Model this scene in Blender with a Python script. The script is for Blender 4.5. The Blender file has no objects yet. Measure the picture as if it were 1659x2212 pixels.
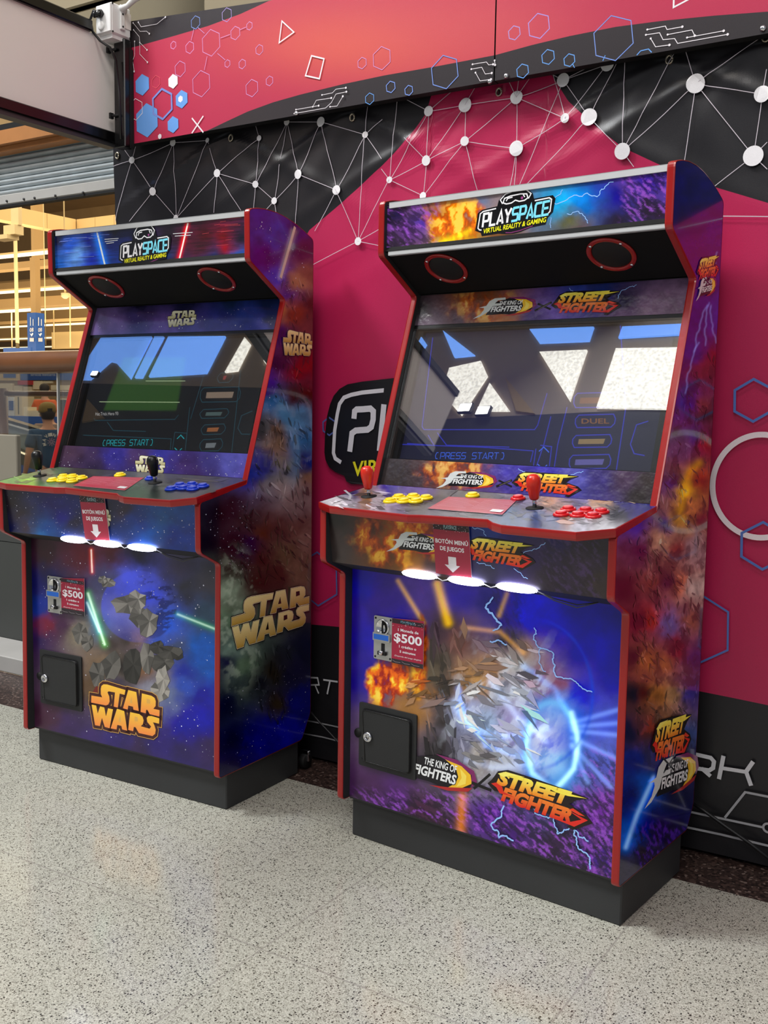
import bpy, math, random
import numpy as np
from mathutils import Vector, Matrix
from mathutils.geometry import tessellate_polygon

S = bpy.context.scene
COL = S.collection
random.seed(4)
RNG = np.random.RandomState(7)

# ------------------------------------------------------------------ camera
CF, CTH, CPI, CRO, CH = 2193.0, -0.5604, -0.1015, 0.0157, 1.1129
_fw = np.array([math.sin(CTH), math.cos(CTH), 0.0]); _rt = np.array([math.cos(CTH), -math.sin(CTH), 0.0]); _up = np.array([0, 0, 1.0])
_F = _fw * math.cos(CPI) + _up * math.sin(CPI); _U = -_fw * math.sin(CPI) + _up * math.cos(CPI)
_R2 = _rt * math.cos(CRO) + _U * math.sin(CRO); _U2 = -_rt * math.sin(CRO) + _U * math.cos(CRO)
CO = np.array([0, 0, CH])
cam = bpy.data.cameras.new('camera'); camo = bpy.data.objects.new('camera', cam); COL.objects.link(camo)
cam.sensor_fit = 'VERTICAL'; cam.sensor_height = 24.0; cam.lens = 24.0 * CF / 2212.0
cam.clip_start = 0.05; cam.clip_end = 200
camo.matrix_world = Matrix([[_R2[i], _U2[i], -_F[i], CO[i]] for i in range(3)] + [[0, 0, 0, 1]])
S.camera = camo

# ------------------------------------------------------------------ world, lights, exposure
S.view_settings.view_transform = 'Standard'; S.view_settings.look = 'None'
S.view_settings.gamma = 1.0; S.view_settings.use_curve_mapping = False
S.view_settings.exposure = 0.0
w = bpy.data.worlds.new('world'); S.world = w; w.use_nodes = True
w.node_tree.nodes['Background'].inputs[0].default_value = (0.86, 0.90, 1.0, 1)
w.node_tree.nodes['Background'].inputs[1].default_value = 0.27

def area(name, loc, target, sx, sy, power, color):
    l = bpy.data.lights.new(name, 'AREA'); l.shape = 'RECTANGLE'; l.size = sx; l.size_y = sy; l.energy = power; l.color = color
    o = bpy.data.objects.new(name, l); COL.objects.link(o); o.location = loc
    d = Vector(target) - Vector(loc); o.rotation_euler = d.to_track_quat('-Z', 'Y').to_euler()
    return o
area('skylight_key', (-6.2, -1.4, 8.4), (-1.6, 2.2, 0.9), 1.5, 1.5, 560, (0.93, 0.97, 1.0))
area('ceiling_lamp_row', (-1.4, 0.3, 4.9), (-1.4, 1.4, 0.3), 3.5, 1.0, 60, (1.0, 0.95, 0.88))
area('overhead_fill_front', (0.8, -2.5, 4.2), (-1.2, 2.2, 1.4), 2.2, 1.2, 62, (1.0, 0.96, 0.92))  # unseen fill, added to lift the right part of the wall
area('banner_wash', (-0.9, 0.6, 4.4), (-1.1, 2.5, 2.2), 1.6, 0.5, 20, (1.0, 0.90, 0.80))
area('store_light', (-10.5, 9.0, 4.3), (-10.5, 10.0, 0.0), 9.0, 7.0, 430, (1.0, 0.84, 0.60))
area('store_light_far', (-19, 19, 8.0), (-19, 20, 0.0), 16.0, 14.0, 1900, (1.0, 0.82, 0.56))
area('store_back_fill', (-28, 26, 7.0), (-36, 44, 5.0), 14.0, 6.0, 3000, (1.0, 0.82, 0.56))  # added fill for the unlit back wall, not a lamp of the store
area('store_up_fill', (-20, 18, 1.0), (-20, 20, 9.0), 18.0, 14.0, 2300, (1.0, 0.82, 0.56))  # added upward fill in place of light bounced onto the ceiling
area('passage_light', (-4.6, 0.8, 4.8), (-4.6, 3.6, 1.4), 2.5, 1.0, 75, (1.0, 0.93, 0.84))

# ------------------------------------------------------------------ pixel <-> place
def ray(px, py): return _F + _R2 * (px - 829.5) / CF - _U2 * (py - 1106) / CF
def proj(P):
    X = np.asarray(P, float) - CO; d = X @ _F
    return 829.5 + CF * (X @ _R2) / d, 1106 - CF * (X @ _U2) / d
def on_y(y, px, py): d = ray(px, py); return CO + d * (y / d[1])
def on_x(x, px, py): d = ray(px, py); return CO + d * (x / d[0])
def on_z(z, px, py): d = ray(px, py); return CO + d * ((z - CH) / d[2])

# ------------------------------------------------------------------ colour and noise
def lin(c):
    c = np.asarray(c, float) / 255.0
    return np.where(c <= 0.04045, c / 12.92, ((c + 0.055) / 1.055) ** 2.4)
def _hash(ix, iy, s):
    h = (ix.astype(np.int64) * 374761393 + iy.astype(np.int64) * 668265263 + s * 974711) & 0x7fffffff
    h = ((h ^ (h >> 13)) * 1274126177) & 0x7fffffff
    return ((h ^ (h >> 16)) & 0xffff) / 65535.0
def vnoise(x, y, s=0):
    ix = np.floor(x); iy = np.floor(y); fx = x - ix; fy = y - iy
    fx = fx * fx * (3 - 2 * fx); fy = fy * fy * (3 - 2 * fy)
    a = _hash(ix, iy, s); b = _hash(ix + 1, iy, s); c = _hash(ix, iy + 1, s); d = _hash(ix + 1, iy + 1, s)
    return (a * (1 - fx) + b * fx) * (1 - fy) + (c * (1 - fx) + d * fx) * fy
def fbm(x, y, sc, s=0, o=4):
    r = 0; a = 0.5; t = 0
    for i in range(o):
        r = r + a * vnoise(x / sc, y / sc, s + i * 17); t += a; a *= 0.55; sc = sc / 2.03
    return r / t
def ss(a, b, x):
    t = np.clip((x - a) / (b - a), 0, 1); return t * t * (3 - 2 * t)
def cloud(x, y, pts, warp=22, wsc=45, amp=0.35, seed=0, power=3.0, nsc=38):
    wx = x + (fbm(x, y, wsc, seed) - .5) * 2 * warp; wy = y + (fbm(x, y, wsc, seed + 50) - .5) * 2 * warp
    num = np.zeros((len(x), 3)); den = np.zeros(len(x))
    for (cx, cy, c) in pts:
        d = np.hypot(wx - cx, wy - cy) + 6
        k = 1 / d ** power; num += k[:, None] * lin(c)[None, :]; den += k
    col = num / den[:, None]
    n = fbm(x, y, nsc, seed + 90, 5)
    return col * (1 + amp * (n[:, None] - .5) * 2.4)
def over(col, c, a):
    a = np.clip(a, 0, 1)[:, None]; return col * (1 - a) + lin(c)[None, :] * a
def glow(col, x, y, cx, cy, rx, ry, c, k=1.0, p=1.0, rot=0):
    dx = x - cx; dy = y - cy; co, si = math.cos(rot), math.sin(rot)
    d2 = ((dx * co + dy * si) / rx) ** 2 + ((-dx * si + dy * co) / ry) ** 2
    return col + (k * np.exp(-d2 ** p))[:, None] * lin(c)[None, :]
def segd(x, y, pts):
    best = np.full(len(x), 1e9)
    for (ax, ay), (bx, by) in zip(pts[:-1], pts[1:]):
        dx, dy = bx - ax, by - ay; L = dx * dx + dy * dy + 1e-9
        t = np.clip(((x - ax) * dx + (y - ay) * dy) / L, 0, 1)
        best = np.minimum(best, np.hypot(x - ax - t * dx, y - ay - t * dy))
    return best
def beam(col, x, y, pts, wdt, c, k=1.0):
    return col + (k * np.exp(-(segd(x, y, pts) / wdt) ** 2))[:, None] * lin(c)[None, :]
def zigzag(a, b, amp, n=4, seed=0):
    r = random.Random(seed); pts = [a, b]
    for _ in range(n):
        q = [pts[0]]
        for p0, p1 in zip(pts[:-1], pts[1:]):
            dx, dy = p1[0] - p0[0], p1[1] - p0[1]; m = r.uniform(-amp, amp)
            q += [((p0[0] + p1[0]) / 2 - dy * m, (p0[1] + p1[1]) / 2 + dx * m), p1]
        pts = q
    return pts

# ------------------------------------------------------------------ materials
def mat(name, col=(200, 200, 200), rough=0.5, metal=0.0, spec=0.5, emit=None, estr=0.0, coat=0.0, noise=0.0, nscale=30, bump=0.0, bscale=200, linear=None):
    m = bpy.data.materials.new(name); m.use_nodes = True; nt = m.node_tree; b = nt.nodes['Principled BSDF']
    c = list(linear if linear is not None else lin(col)) + [1]
    b.inputs['Base Color'].default_value = c; b.inputs['Roughness'].default_value = rough; b.inputs['Metallic'].default_value = metal
    b.inputs['Specular IOR Level'].default_value = spec; b.inputs['Coat Weight'].default_value = coat; b.inputs['Coat Roughness'].default_value = 0.08
    if emit is not None:
        b.inputs['Emission Color'].default_value = list(lin(emit)) + [1]; b.inputs['Emission Strength'].default_value = estr
    if noise or bump:
        tc = nt.nodes.new('ShaderNodeTexCoord'); n = nt.nodes.new('ShaderNodeTexNoise'); n.inputs['Scale'].default_value = nscale; n.inputs['Detail'].default_value = 4
        nt.links.new(tc.outputs['Object'], n.inputs['Vector'])
        if noise:
            r = nt.nodes.new('ShaderNodeMapRange'); r.inputs[3].default_value = 1 - noise; r.inputs[4].default_value = 1 + noise
            nt.links.new(n.outputs['Fac'], r.inputs[0])
            v = nt.nodes.new('ShaderNodeVectorMath'); v.operation = 'SCALE'; v.inputs[0].default_value = c[:3]
            nt.links.new(r.outputs[0], v.inputs['Scale']); nt.links.new(v.outputs[0], b.inputs['Base Color'])
        if bump:
            n2 = nt.nodes.new('ShaderNodeTexNoise'); n2.inputs['Scale'].default_value = bscale; nt.links.new(tc.outputs['Object'], n2.inputs['Vector'])
            bp = nt.nodes.new('ShaderNodeBump'); bp.inputs['Strength'].default_value = bump; bp.inputs['Distance'].default_value = 0.002
            nt.links.new(n2.outputs['Fac'], bp.inputs['Height']); nt.links.new(bp.outputs[0], b.inputs['Normal'])
    return m
def print_mat(name, rough=0.3, spec=0.5, coat=0.0, emit=0.0, bump=0.0, bscale=400, gain=1.0, weave=0.0):
    """printed vinyl: the ink colour is stored on the mesh, a fine grain and the film's own ripple are procedural"""
    m = bpy.data.materials.new(name); m.use_nodes = True; nt = m.node_tree; b = nt.nodes['Principled BSDF']
    at = nt.nodes.new('ShaderNodeAttribute'); at.attribute_name = 'Ink'
    tc = nt.nodes.new('ShaderNodeTexCoord'); n = nt.nodes.new('ShaderNodeTexNoise'); n.inputs['Scale'].default_value = 700; n.inputs['Detail'].default_value = 2
    nt.links.new(tc.outputs['Object'], n.inputs['Vector'])
    r = nt.nodes.new('ShaderNodeMapRange'); r.inputs[3].default_value = 0.85 * gain; r.inputs[4].default_value = 1.15 * gain
    nt.links.new(n.outputs['Fac'], r.inputs[0])
    v = nt.nodes.new('ShaderNodeVectorMath'); v.operation = 'SCALE'
    nt.links.new(at.outputs['Color'], v.inputs[0]); nt.links.new(r.outputs[0], v.inputs['Scale'])
    nt.links.new(v.outputs[0], b.inputs['Base Color'])
    b.inputs['Roughness'].default_value = rough; b.inputs['Specular IOR Level'].default_value = spec; b.inputs['Coat Weight'].default_value = coat; b.inputs['Coat Roughness'].default_value = 0.06
    if emit:
        nt.links.new(at.outputs['Color'], b.inputs['Emission Color']); b.inputs['Emission Strength'].default_value = emit
    if bump:
        n2 = nt.nodes.new('ShaderNodeTexNoise'); n2.inputs['Scale'].default_value = bscale; nt.links.new(tc.outputs['Object'], n2.inputs['Vector'])
        bp = nt.nodes.new('ShaderNodeBump'); bp.inputs['Strength'].default_value = bump; bp.inputs['Distance'].default_value = 0.004
        nt.links.new(n2.outputs['Fac'], bp.inputs['Height']); nt.links.new(bp.outputs[0], b.inputs['Normal'])
    return m
MT = {}
MT['red'] = mat('red_edge_molding', (158, 20, 18), 0.28, coat=0.3, bump=0.15, bscale=60)
MT['black'] = mat('black_laminate', (38, 39, 40), 0.55, noise=0.12, nscale=12, bump=0.1, bscale=500)
MT['plinth'] = mat('plinth_board', (52, 53, 54), 0.6, noise=0.18, nscale=6, bump=0.15, bscale=300)
MT['hood'] = mat('hood_black', (7, 7, 8), 0.75, spec=0.25)
MT['deep'] = mat('black_vinyl', (9, 9, 10), 0.7)
MT['gloss_black'] = mat('gloss_black', (10, 10, 11), 0.25)
MT['alu'] = mat('brushed_aluminium', (206, 208, 210), 0.42, 0.25, noise=0.05, nscale=8)
MT['chrome'] = mat('chrome', (225, 225, 228), 0.12, 1.0)
MT['steel'] = mat('coin_plate_steel', (190, 190, 188), 0.35, 0.8)
MT['gold'] = mat('brass_eyelet', (190, 180, 160), 0.3, 0.9)
MT['yellow'] = mat('yellow_plastic', (252, 222, 20), 0.3, coat=0.2)
MT['btn_red'] = mat('red_plastic', (214, 20, 30), 0.3, coat=0.2)
MT['btn_blue'] = mat('blue_plastic', (18, 60, 205), 0.3, coat=0.2)
MT['knob_red'] = mat('red_ball_top', (222, 44, 22), 0.3, coat=0.2)
MT['knob_black'] = mat('black_ball_top', (16, 16, 17), 0.35)
MT['led'] = mat('led_lens', (240, 240, 255), 0.3, emit=(230, 232, 255), estr=12.0)
MT['cable'] = mat('cable_black', (20, 20, 22), 0.45)
MT['cablegrey'] = mat('cable_grey', (62, 62, 64), 0.45)
MT['lcd'] = mat('coin_counter_display', (20, 70, 160), 0.2, emit=(40, 130, 230), estr=0.22)
MT['print'] = print_mat('printed_vinyl', 0.36, coat=0.10)
MT['boardprint'] = print_mat('printed_board_film', 0.42, spec=0.35)
MT['printg'] = print_mat('printed_vinyl_gloss', 0.16, coat=0.5)
MT['printwrinkle'] = print_mat('printed_vinyl_rippled', 0.24, coat=0.3, bump=0.5, bscale=45)
MT['banner'] = print_mat('banner_tarpaulin', 0.34, spec=0.5, coat=0.10, bump=0.10, bscale=900)
MT['paper'] = print_mat('laminated_paper', 0.4)
MT['screen'] = print_mat('lcd_panel', 0.35, emit=1.5, gain=0.10)
MT['white_pl'] = mat('white_plastic', (226, 226, 226), 0.4)
MT['fascia'] = mat('fascia_panel', (236, 228, 224), 0.55, noise=0.04, nscale=2)
MT['wood'] = mat('log_rail_wood', (112, 68, 34), 0.35, noise=0.30, nscale=9, coat=0.3)
MT['beamwood'] = mat('beam_wood', (176, 118, 66), 0.6, noise=0.22, nscale=5)
MT['galv'] = mat('galvanised_slats', (186, 194, 198), 0.38, 0.2, noise=0.25, nscale=10)
MT['cream'] = mat('cream_store_wall', (205, 176, 122), 0.8, noise=0.05, nscale=1.2)
MT['tan'] = mat('tan_store_beam', (158, 128, 82), 0.8, noise=0.08, nscale=1.5)
MT['brown'] = mat('brown_store_ceiling', (150, 122, 82), 0.85, noise=0.15, nscale=1.5)
MT['tube'] = mat('fluorescent_tube', (255, 240, 200), 0.5, emit=(255, 240, 200), estr=1.2)
MT['postpaint'] = mat('cream_post_paint', (226, 200, 146), 0.6)
MT['signblue'] = mat('sign_blue', (34, 78, 150), 0.5)
MT['stone'] = mat('pale_stone_kerb', (176, 174, 170), 0.7, noise=0.1, nscale=8)
MT['clad'] = mat('dark_grey_cladding', (66, 68, 66), 0.5, noise=0.08, nscale=4)
MT['beige'] = mat('beige_wall_panel', (136, 124, 98), 0.7, noise=0.06, nscale=3)

def glass_mat(name, refl, rough=0.0, tint=(1, 1, 1)):
    m = bpy.data.materials.new(name); m.use_nodes = True; nt = m.node_tree; nt.nodes.clear()
    o = nt.nodes.new('ShaderNodeOutputMaterial'); mx = nt.nodes.new('ShaderNodeMixShader'); t = nt.nodes.new('ShaderNodeBsdfTransparent'); g = nt.nodes.new('ShaderNodeBsdfGlossy')
    t.inputs[0].default_value = (*tint, 1); g.inputs['Roughness'].default_value = rough
    fr = nt.nodes.new('ShaderNodeLayerWeight'); fr.inputs[0].default_value = 0.25
    mr = nt.nodes.new('ShaderNodeMapRange'); mr.inputs[3].default_value = refl; mr.inputs[4].default_value = min(1, refl + 0.5)
    nt.links.new(fr.outputs['Fresnel'], mr.inputs[0]); nt.links.new(mr.outputs[0], mx.inputs[0])
    nt.links.new(t.outputs[0], mx.inputs[1]); nt.links.new(g.outputs[0], mx.inputs[2]); nt.links.new(mx.outputs[0], o.inputs[0])
    return m
MT['glass'] = glass_mat('monitor_glass', 0.20)
MT['railglass'] = glass_mat('balustrade_glass', 0.02, 0.0, (0.94, 0.96, 0.95))

# ------------------------------------------------------------------ mesh builder
class MB:
    def __init__(s): s.V = []; s.F = []; s.M = []; s.C = []; s.n = 0; s.mats = []; s.sm = []
    def mi(s, m):
        m = MT[m] if isinstance(m, str) else m
        if m not in s.mats: s.mats.append(m)
        return s.mats.index(m)
    def add(s, V, F, m, col=(1, 1, 1), smooth=False):
        V = np.asarray(V, float).reshape(-1, 3); k = len(V)
        col = np.asarray(col, float)
        if col.ndim == 1: col = np.tile(col[:3], (k, 1))
        s.V.append(V); s.C.append(col); i = s.mi(m)
        for f in F: s.F.append(tuple(int(q) + s.n for q in f)); s.M.append(i); s.sm.append(smooth)
        s.n += k; return s
    def box(s, x0, x1, y0, y1, z0, z1, m, T=None, bev=0.0, col=(1, 1, 1)):
        if bev > 0:
            b = bev; V = []; 
            for (sx, xx) in ((-1, x0), (1, x1)):
                for (sy, yy) in ((-1, y0), (1, y1)):
                    for (sz, zz) in ((-1, z0), (1, z1)):
                        V += [(xx, yy - sy * b, zz - sz * b), (xx - sx * b, yy, zz - sz * b), (xx - sx * b, yy - sy * b, zz)]
            V = np.array(V); idx = lambda a, b_, c, k: (a * 4 + b_ * 2 + c) * 3 + k
            F = []
            for a in (0, 1): F.append([idx(a, 0, 0, 0), idx(a, 1, 0, 0), idx(a, 1, 1, 0), idx(a, 0, 1, 0)][::(1 if a else -1)])
            for a in (0, 1): F.append([idx(0, a, 0, 1), idx(1, a, 0, 1), idx(1, a, 1, 1), idx(0, a, 1, 1)][::(-1 if a else 1)])
            for a in (0, 1): F.append([idx(0, 0, a, 2), idx(1, 0, a, 2), idx(1, 1, a, 2), idx(0, 1, a, 2)][::(1 if a else -1)])
            for a in (0, 1):
                for c in (0, 1):
                    F.append([idx(a, c, 0, 0), idx(a, c, 1, 0), idx(a, c, 1, 1), idx(a, c, 0, 1)])
                    F.append([idx(a, 0, c, 0), idx(a, 1, c, 0), idx(a, 1, c, 2), idx(a, 0, c, 2)])
                    F.append([idx(0, a, c, 1), idx(1, a, c, 1), idx(1, a, c, 2), idx(0, a, c, 2)])
                    for e in (0, 1): F.append([idx(a, c, e, 0), idx(a, c, e, 1), idx(a, c, e, 2)])
        else:
            V = np.array([(x, y, z) for x in (x0, x1) for y in (y0, y1) for z in (z0, z1)], float)
            F = [(0, 1, 3, 2), (4, 6, 7, 5), (0, 4, 5, 1), (2, 3, 7, 6), (0, 2, 6, 4), (1, 5, 7, 3)]
        if T is not None: V = np.array([T(*p) for p in V])
        return s.add(V, F, m, col)
    def prism(s, poly, a, b, axis, m, T=None, col=(1, 1, 1)):
        """polygon (2-D) extruded from a to b along an axis: 0 -> poly is (y,z), 1 -> (x,z), 2 -> (x,y)"""
        n = len(poly)
        def P(p, h): return (h, p[0], p[1]) if axis == 0 else ((p[0], h, p[1]) if axis == 1 else (p[0], p[1], h))
        V = [P(p, a) for p in poly] + [P(p, b) for p in poly]
        tri = tessellate_polygon([[Vector((p[0], p[1], 0)) for p in poly]])
        F = [t for t in tri] + [tuple(i + n for i in t) for t in tri] + [(i, (i + 1) % n, (i + 1) % n + n, i + n) for i in range(n)]
        if T is not None: V = [T(*p) for p in V]
        return s.add(V, F, m, col)
    def lathe(s, prof, o, ax, m, n=20, smooth=True, col=(1, 1, 1)):
        ax = Vector(ax).normalized(); u = ax.orthogonal().normalized(); v = ax.cross(u); o = Vector(o)
        V = []; F = []
        for r, h in prof:
            for k in range(n):
                t = 2 * math.pi * k / n; V.append(o + ax * h + (u * math.cos(t) + v * math.sin(t)) * r)
        for j in range(len(prof) - 1):
            for k in range(n): F.append((j * n + k, j * n + (k + 1) % n, (j + 1) * n + (k + 1) % n, (j + 1) * n + k))
        if prof[0][0] > 1e-6: F.append(tuple(range(n))[::-1])
        if prof[-1][0] > 1e-6: F.append(tuple((len(prof) - 1) * n + k for k in range(n)))
        return s.add([tuple(p) for p in V], F, m, col, smooth)
    def tube(s, pts, r, m, n=8, col=(1, 1, 1), closed=False):
        P = [Vector(p) for p in pts]; V = []; F = []
        up = None
        for i, p in enumerate(P):
            t = (P[min(i + 1, len(P) - 1)] - P[max(i - 1, 0)]).normalized()
            if up is None: up = t.orthogonal().normalized()
            a = (up - t * up.dot(t))
            a = a.normalized() if a.length > 1e-6 else t.orthogonal().normalized()
            up = a; b = t.cross(a)
            rr = r[i] if isinstance(r, (list, tuple)) else r
            for k in range(n): V.append(p + (a * math.cos(2 * math.pi * k / n) + b * math.sin(2 * math.pi * k / n)) * rr)
        for i in range(len(P) - 1):
            for k in range(n): F.append((i * n + k, i * n + (k + 1) % n, (i + 1) * n + (k + 1) % n, (i + 1) * n + k))
        F.append(tuple(range(n))[::-1]); F.append(tuple((len(P) - 1) * n + k for k in range(n)))
        return s.add([tuple(p) for p in V], F, m, col, True)
    def build(s, name, parent=None, loc=None):
        me = bpy.data.meshes.new(name)
        V = np.concatenate(s.V)
        if loc is not None: V = V - np.asarray(loc, float)
        me.from_pydata(V.tolist(), [], s.F)
        for m in s.mats: me.materials.append(m)
        me.polygons.foreach_set('material_index', s.M); me.polygons.foreach_set('use_smooth', s.sm)
        a = me.color_attributes.new('Ink', 'FLOAT_COLOR', 'POINT')
        C = np.clip(np.concatenate(s.C), 0, 4); a.data.foreach_set('color', np.hstack([C, np.ones((len(C), 1))]).ravel())
        me.update()
        o = bpy.data.objects.new(name, me); COL.objects.link(o)
        if parent is not None: o.parent = parent
        if loc is not None: o.location = loc
        return o
def empty(name, loc, rz=0.0):
    o = bpy.data.objects.new(name, None); COL.objects.link(o); o.location = loc; o.rotation_euler = (0, 0, rz); o.empty_display_size = 0.1
    return o
def tag(o, label, cat, group=None, kind=None):
    if label: o['label'] = label
    if cat: o['category'] = cat
    if group: o['group'] = group
    if kind: o['kind'] = kind
    return o
def struct(o): o['kind'] = 'structure'; return o

# ------------------------------------------------------------------ lettering
def _bf(body, off=0.0, shear=0.0, space=1.0):
    cu = bpy.data.curves.new('t', 'FONT'); cu.body = body; cu.offset = off; cu.shear = shear; cu.space_character = space; cu.resolution_u = 3; cu.size = 1.0
    o = bpy.data.objects.new('t', cu); COL.objects.link(o); bpy.context.view_layer.update()
    me = o.evaluated_get(bpy.context.evaluated_depsgraph_get()).to_mesh()
    V = np.array([v.co[:2] for v in me.vertices]).reshape(-1, 2); F = [tuple(p.vertices) for p in me.polygons]
    bpy.data.objects.remove(o); bpy.data.curves.remove(cu)
    return V, F
_HC = {}
CAPH = _bf('H')[0][:, 1].max()
def text_norm(body, off=0.0, shear=0.0, space=1.0, ref=None):
    """x 0..1 over the line's length, y 0 at the baseline and 1 at cap height"""
    V, F = _bf(body, off, shear, space)
    R = V if off == 0 else _bf(body, 0, shear, space)[0]
    x0, x1 = R[:, 0].min(), R[:, 0].max()
    V = V.copy(); V[:, 0] = (V[:, 0] - x0) / (x1 - x0); V[:, 1] /= CAPH
    return V, F
# technical stroke letters on a 1 x 1 cell
G = {'P': [[(0, 0), (0, 1), (.85, 1), (1, .85), (1, .55), (.85, .4), (.25, .4)]], 'L': [[(0, 1), (0, 0), (.9, 0)]],
 'A': [[(0, 0), (.5, 1), (1, 0)], [(.45, .22), (.85, .22)]], 'Y': [[(0, 1), (.5, .48), (1, 1)], [(.5, .48), (.5, 0)]],
 'S': [[(1, 1), (.15, 1), (0, .85), (0, .62), (.12, .5), (.88, .5), (1, .38), (1, .15), (.85, 0), (0, 0)]],
 'C': [[(1, 1), (.15, 1), (0, .85), (0, .15), (.15, 0), (1, 0)]], 'E': [[(1, 1), (0, 1), (0, 0), (1, 0)], [(0, .5), (.85, .5)]],
 'R': [[(0, 0), (0, 1), (.85, 1), (1, .85), (1, .6), (.85, .45), (.25, .45)], [(.6, .45), (1, 0)]], 'T': [[(0, 1), (1, 1)], [(.5, 1), (.5, 0)]],
 'K': [[(0, 1), (0, 0)], [(1, 1), (.75, .5), (1, 0)], [(0, .5), (.75, .5)]], '[': [[(.6, 1), (.2, 1), (0, .5), (.2, 0), (.6, 0)]], ']': [[(.4, 1), (.8, 1), (1, .5), (.8, 0), (.4, 0)]],
 'I': [[(.5, 0), (.5, 1)]], 'V': [[(0, 1), (.5, 0), (1, 1)]], 'F': [[(0, 0), (0, 1), (1, 1)], [(0, .5), (.8, .5)]], 'G': [[(1, 1), (.15, 1), (0, .85), (0, .15), (.15, 0), (1, 0), (1, .45), (.6, .45)]],
 'H': [[(0, 0), (0, 1)], [(1, 0), (1, 1)], [(0, .5), (1, .5)]], 'N': [[(0, 0), (0, 1), (1, 0), (1, 1)]], 'O': [[(.5, 1), (.15, 1), (0, .85), (0, .15), (.15, 0), (.85, 0), (1, .15), (1, .85), (.85, 1), (.5, 1)]],
 'U': [[(0, 1), (0, .15), (.15, 0), (.85, 0), (1, .15), (1, 1)]], 'D': [[(0, 0), (0, 1), (.75, 1), (1, .75), (1, .25), (.75, 0), (0, 0)]], 'M': [[(0, 0), (0, 1), (.5, .4), (1, 1), (1, 0)]], ' ': [], '.': [[(0, 0), (.1, 0)]]}
# wide block letters of the two-line emblem, drawn in the emblem's own 0..1 box
_EP = [[(82,467),(82,375),(205,338),(188,305),(186,240),(192,198),(215,165),(255,148),(460,120),(452,185),(398,195),(383,382),(338,392),(346,206),(275,226),(262,245),(284,290),(290,350),(276,395),(250,420)],
 [(490,105),(578,88),(612,310),(555,322),(548,288),(498,298),(492,352),(440,362)], [(638,75),(740,55),(775,65),(788,100),(788,160),(765,205),(832,188),(832,268),(730,290),(705,250),(690,255),(688,300),(632,312)],
 [(88,490),(140,475),(160,570),(185,465),(232,455),(255,560),(275,445),(330,430),(300,690),(245,700),(210,600),(190,718),(135,735)], [(375,400),(455,390),(495,620),(440,632),(430,592),(385,602),(378,665),(312,685)],
 [(520,370),(620,345),(655,360),(668,400),(662,450),(640,488),(735,470),(750,435),(708,400),(700,355),(715,322),(748,303),(832,290),(832,357),(768,372),(785,405),(800,450),(795,505),(768,545),(622,583),(585,530),(566,535),(560,592),(506,604)]]
_EH = [[(530,165),(510,255),(542,250)], [(690,115),(728,108),(732,160),(692,175)], [(415,455),(394,555),(424,550)], [(570,400),(605,392),(608,445),(570,462)]]
def _rect(l):
    o, e, t = np.array([80., 750.]), np.array([832., 560.]), np.array([80., 195.]); M_ = np.linalg.inv(np.stack([e - o, t - o], 1))
    return [(M_ @ (np.array(q, float) - o)) for q in l]
EMB = [_rect(l) for l in _EP]; EMH = [_rect(l) for l in _EH]
def inside(p, poly):
    c = False
    for (ax, ay), (bx, by) in zip(poly, poly[1:] + poly[:1]):
        if (ay > p[1]) != (by > p[1]) and p[0] < (bx - ax) * (p[1] - ay) / (by - ay) + ax: c = not c
    return c
def stroke_geo(pts, wd, cap=0.5):
    """polyline -> quads with mitred joints, 2-D"""
    P = [np.array(p, float) for p in pts]; Q = [P[0]]
    for p in P[1:]:
        if np.hypot(*(p - Q[-1])) > 1e-9: Q.append(p)
    P = Q
    if len(P) < 2: return np.zeros((0, 2)), []
    closed = np.hypot(*(P[0] - P[-1])) < 1e-6 and len(P) > 3
    h = wd / 2; V = []
    if not closed:
        d0 = (P[1] - P[0]); d0 /= np.hypot(*d0); d1 = (P[-1] - P[-2]); d1 /= np.hypot(*d1)
        P[0] = P[0] - d0 * h * cap; P[-1] = P[-1] + d1 * h * cap
    n = len(P)
    for i in range(n):
        a = P[i - 1] if i > 0 else (P[-2] if closed else None); b = P[i + 1] if i < n - 1 else (P[1] if closed else None)
        t0 = (P[i] - a) / np.hypot(*(P[i] - a)) if a is not None else None
        t1 = (b - P[i]) / np.hypot(*(b - P[i])) if b is not None else None
        if t0 is None: t0 = t1
        if t1 is None: t1 = t0
        t = t0 + t1; L = np.hypot(*t); t = t / L if L > 1e-3 else t0
        nn = np.array([-t[1], t[0]]); c = max(0.45, float(np.dot(nn, np.array([-t0[1], t0[0]]))))
        V += [P[i] + nn * h / c, P[i] - nn * h / c]
    return np.array(V), [(2 * i, 2 * i + 2, 2 * i + 3, 2 * i + 1) for i in range(n - 1)]

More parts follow.
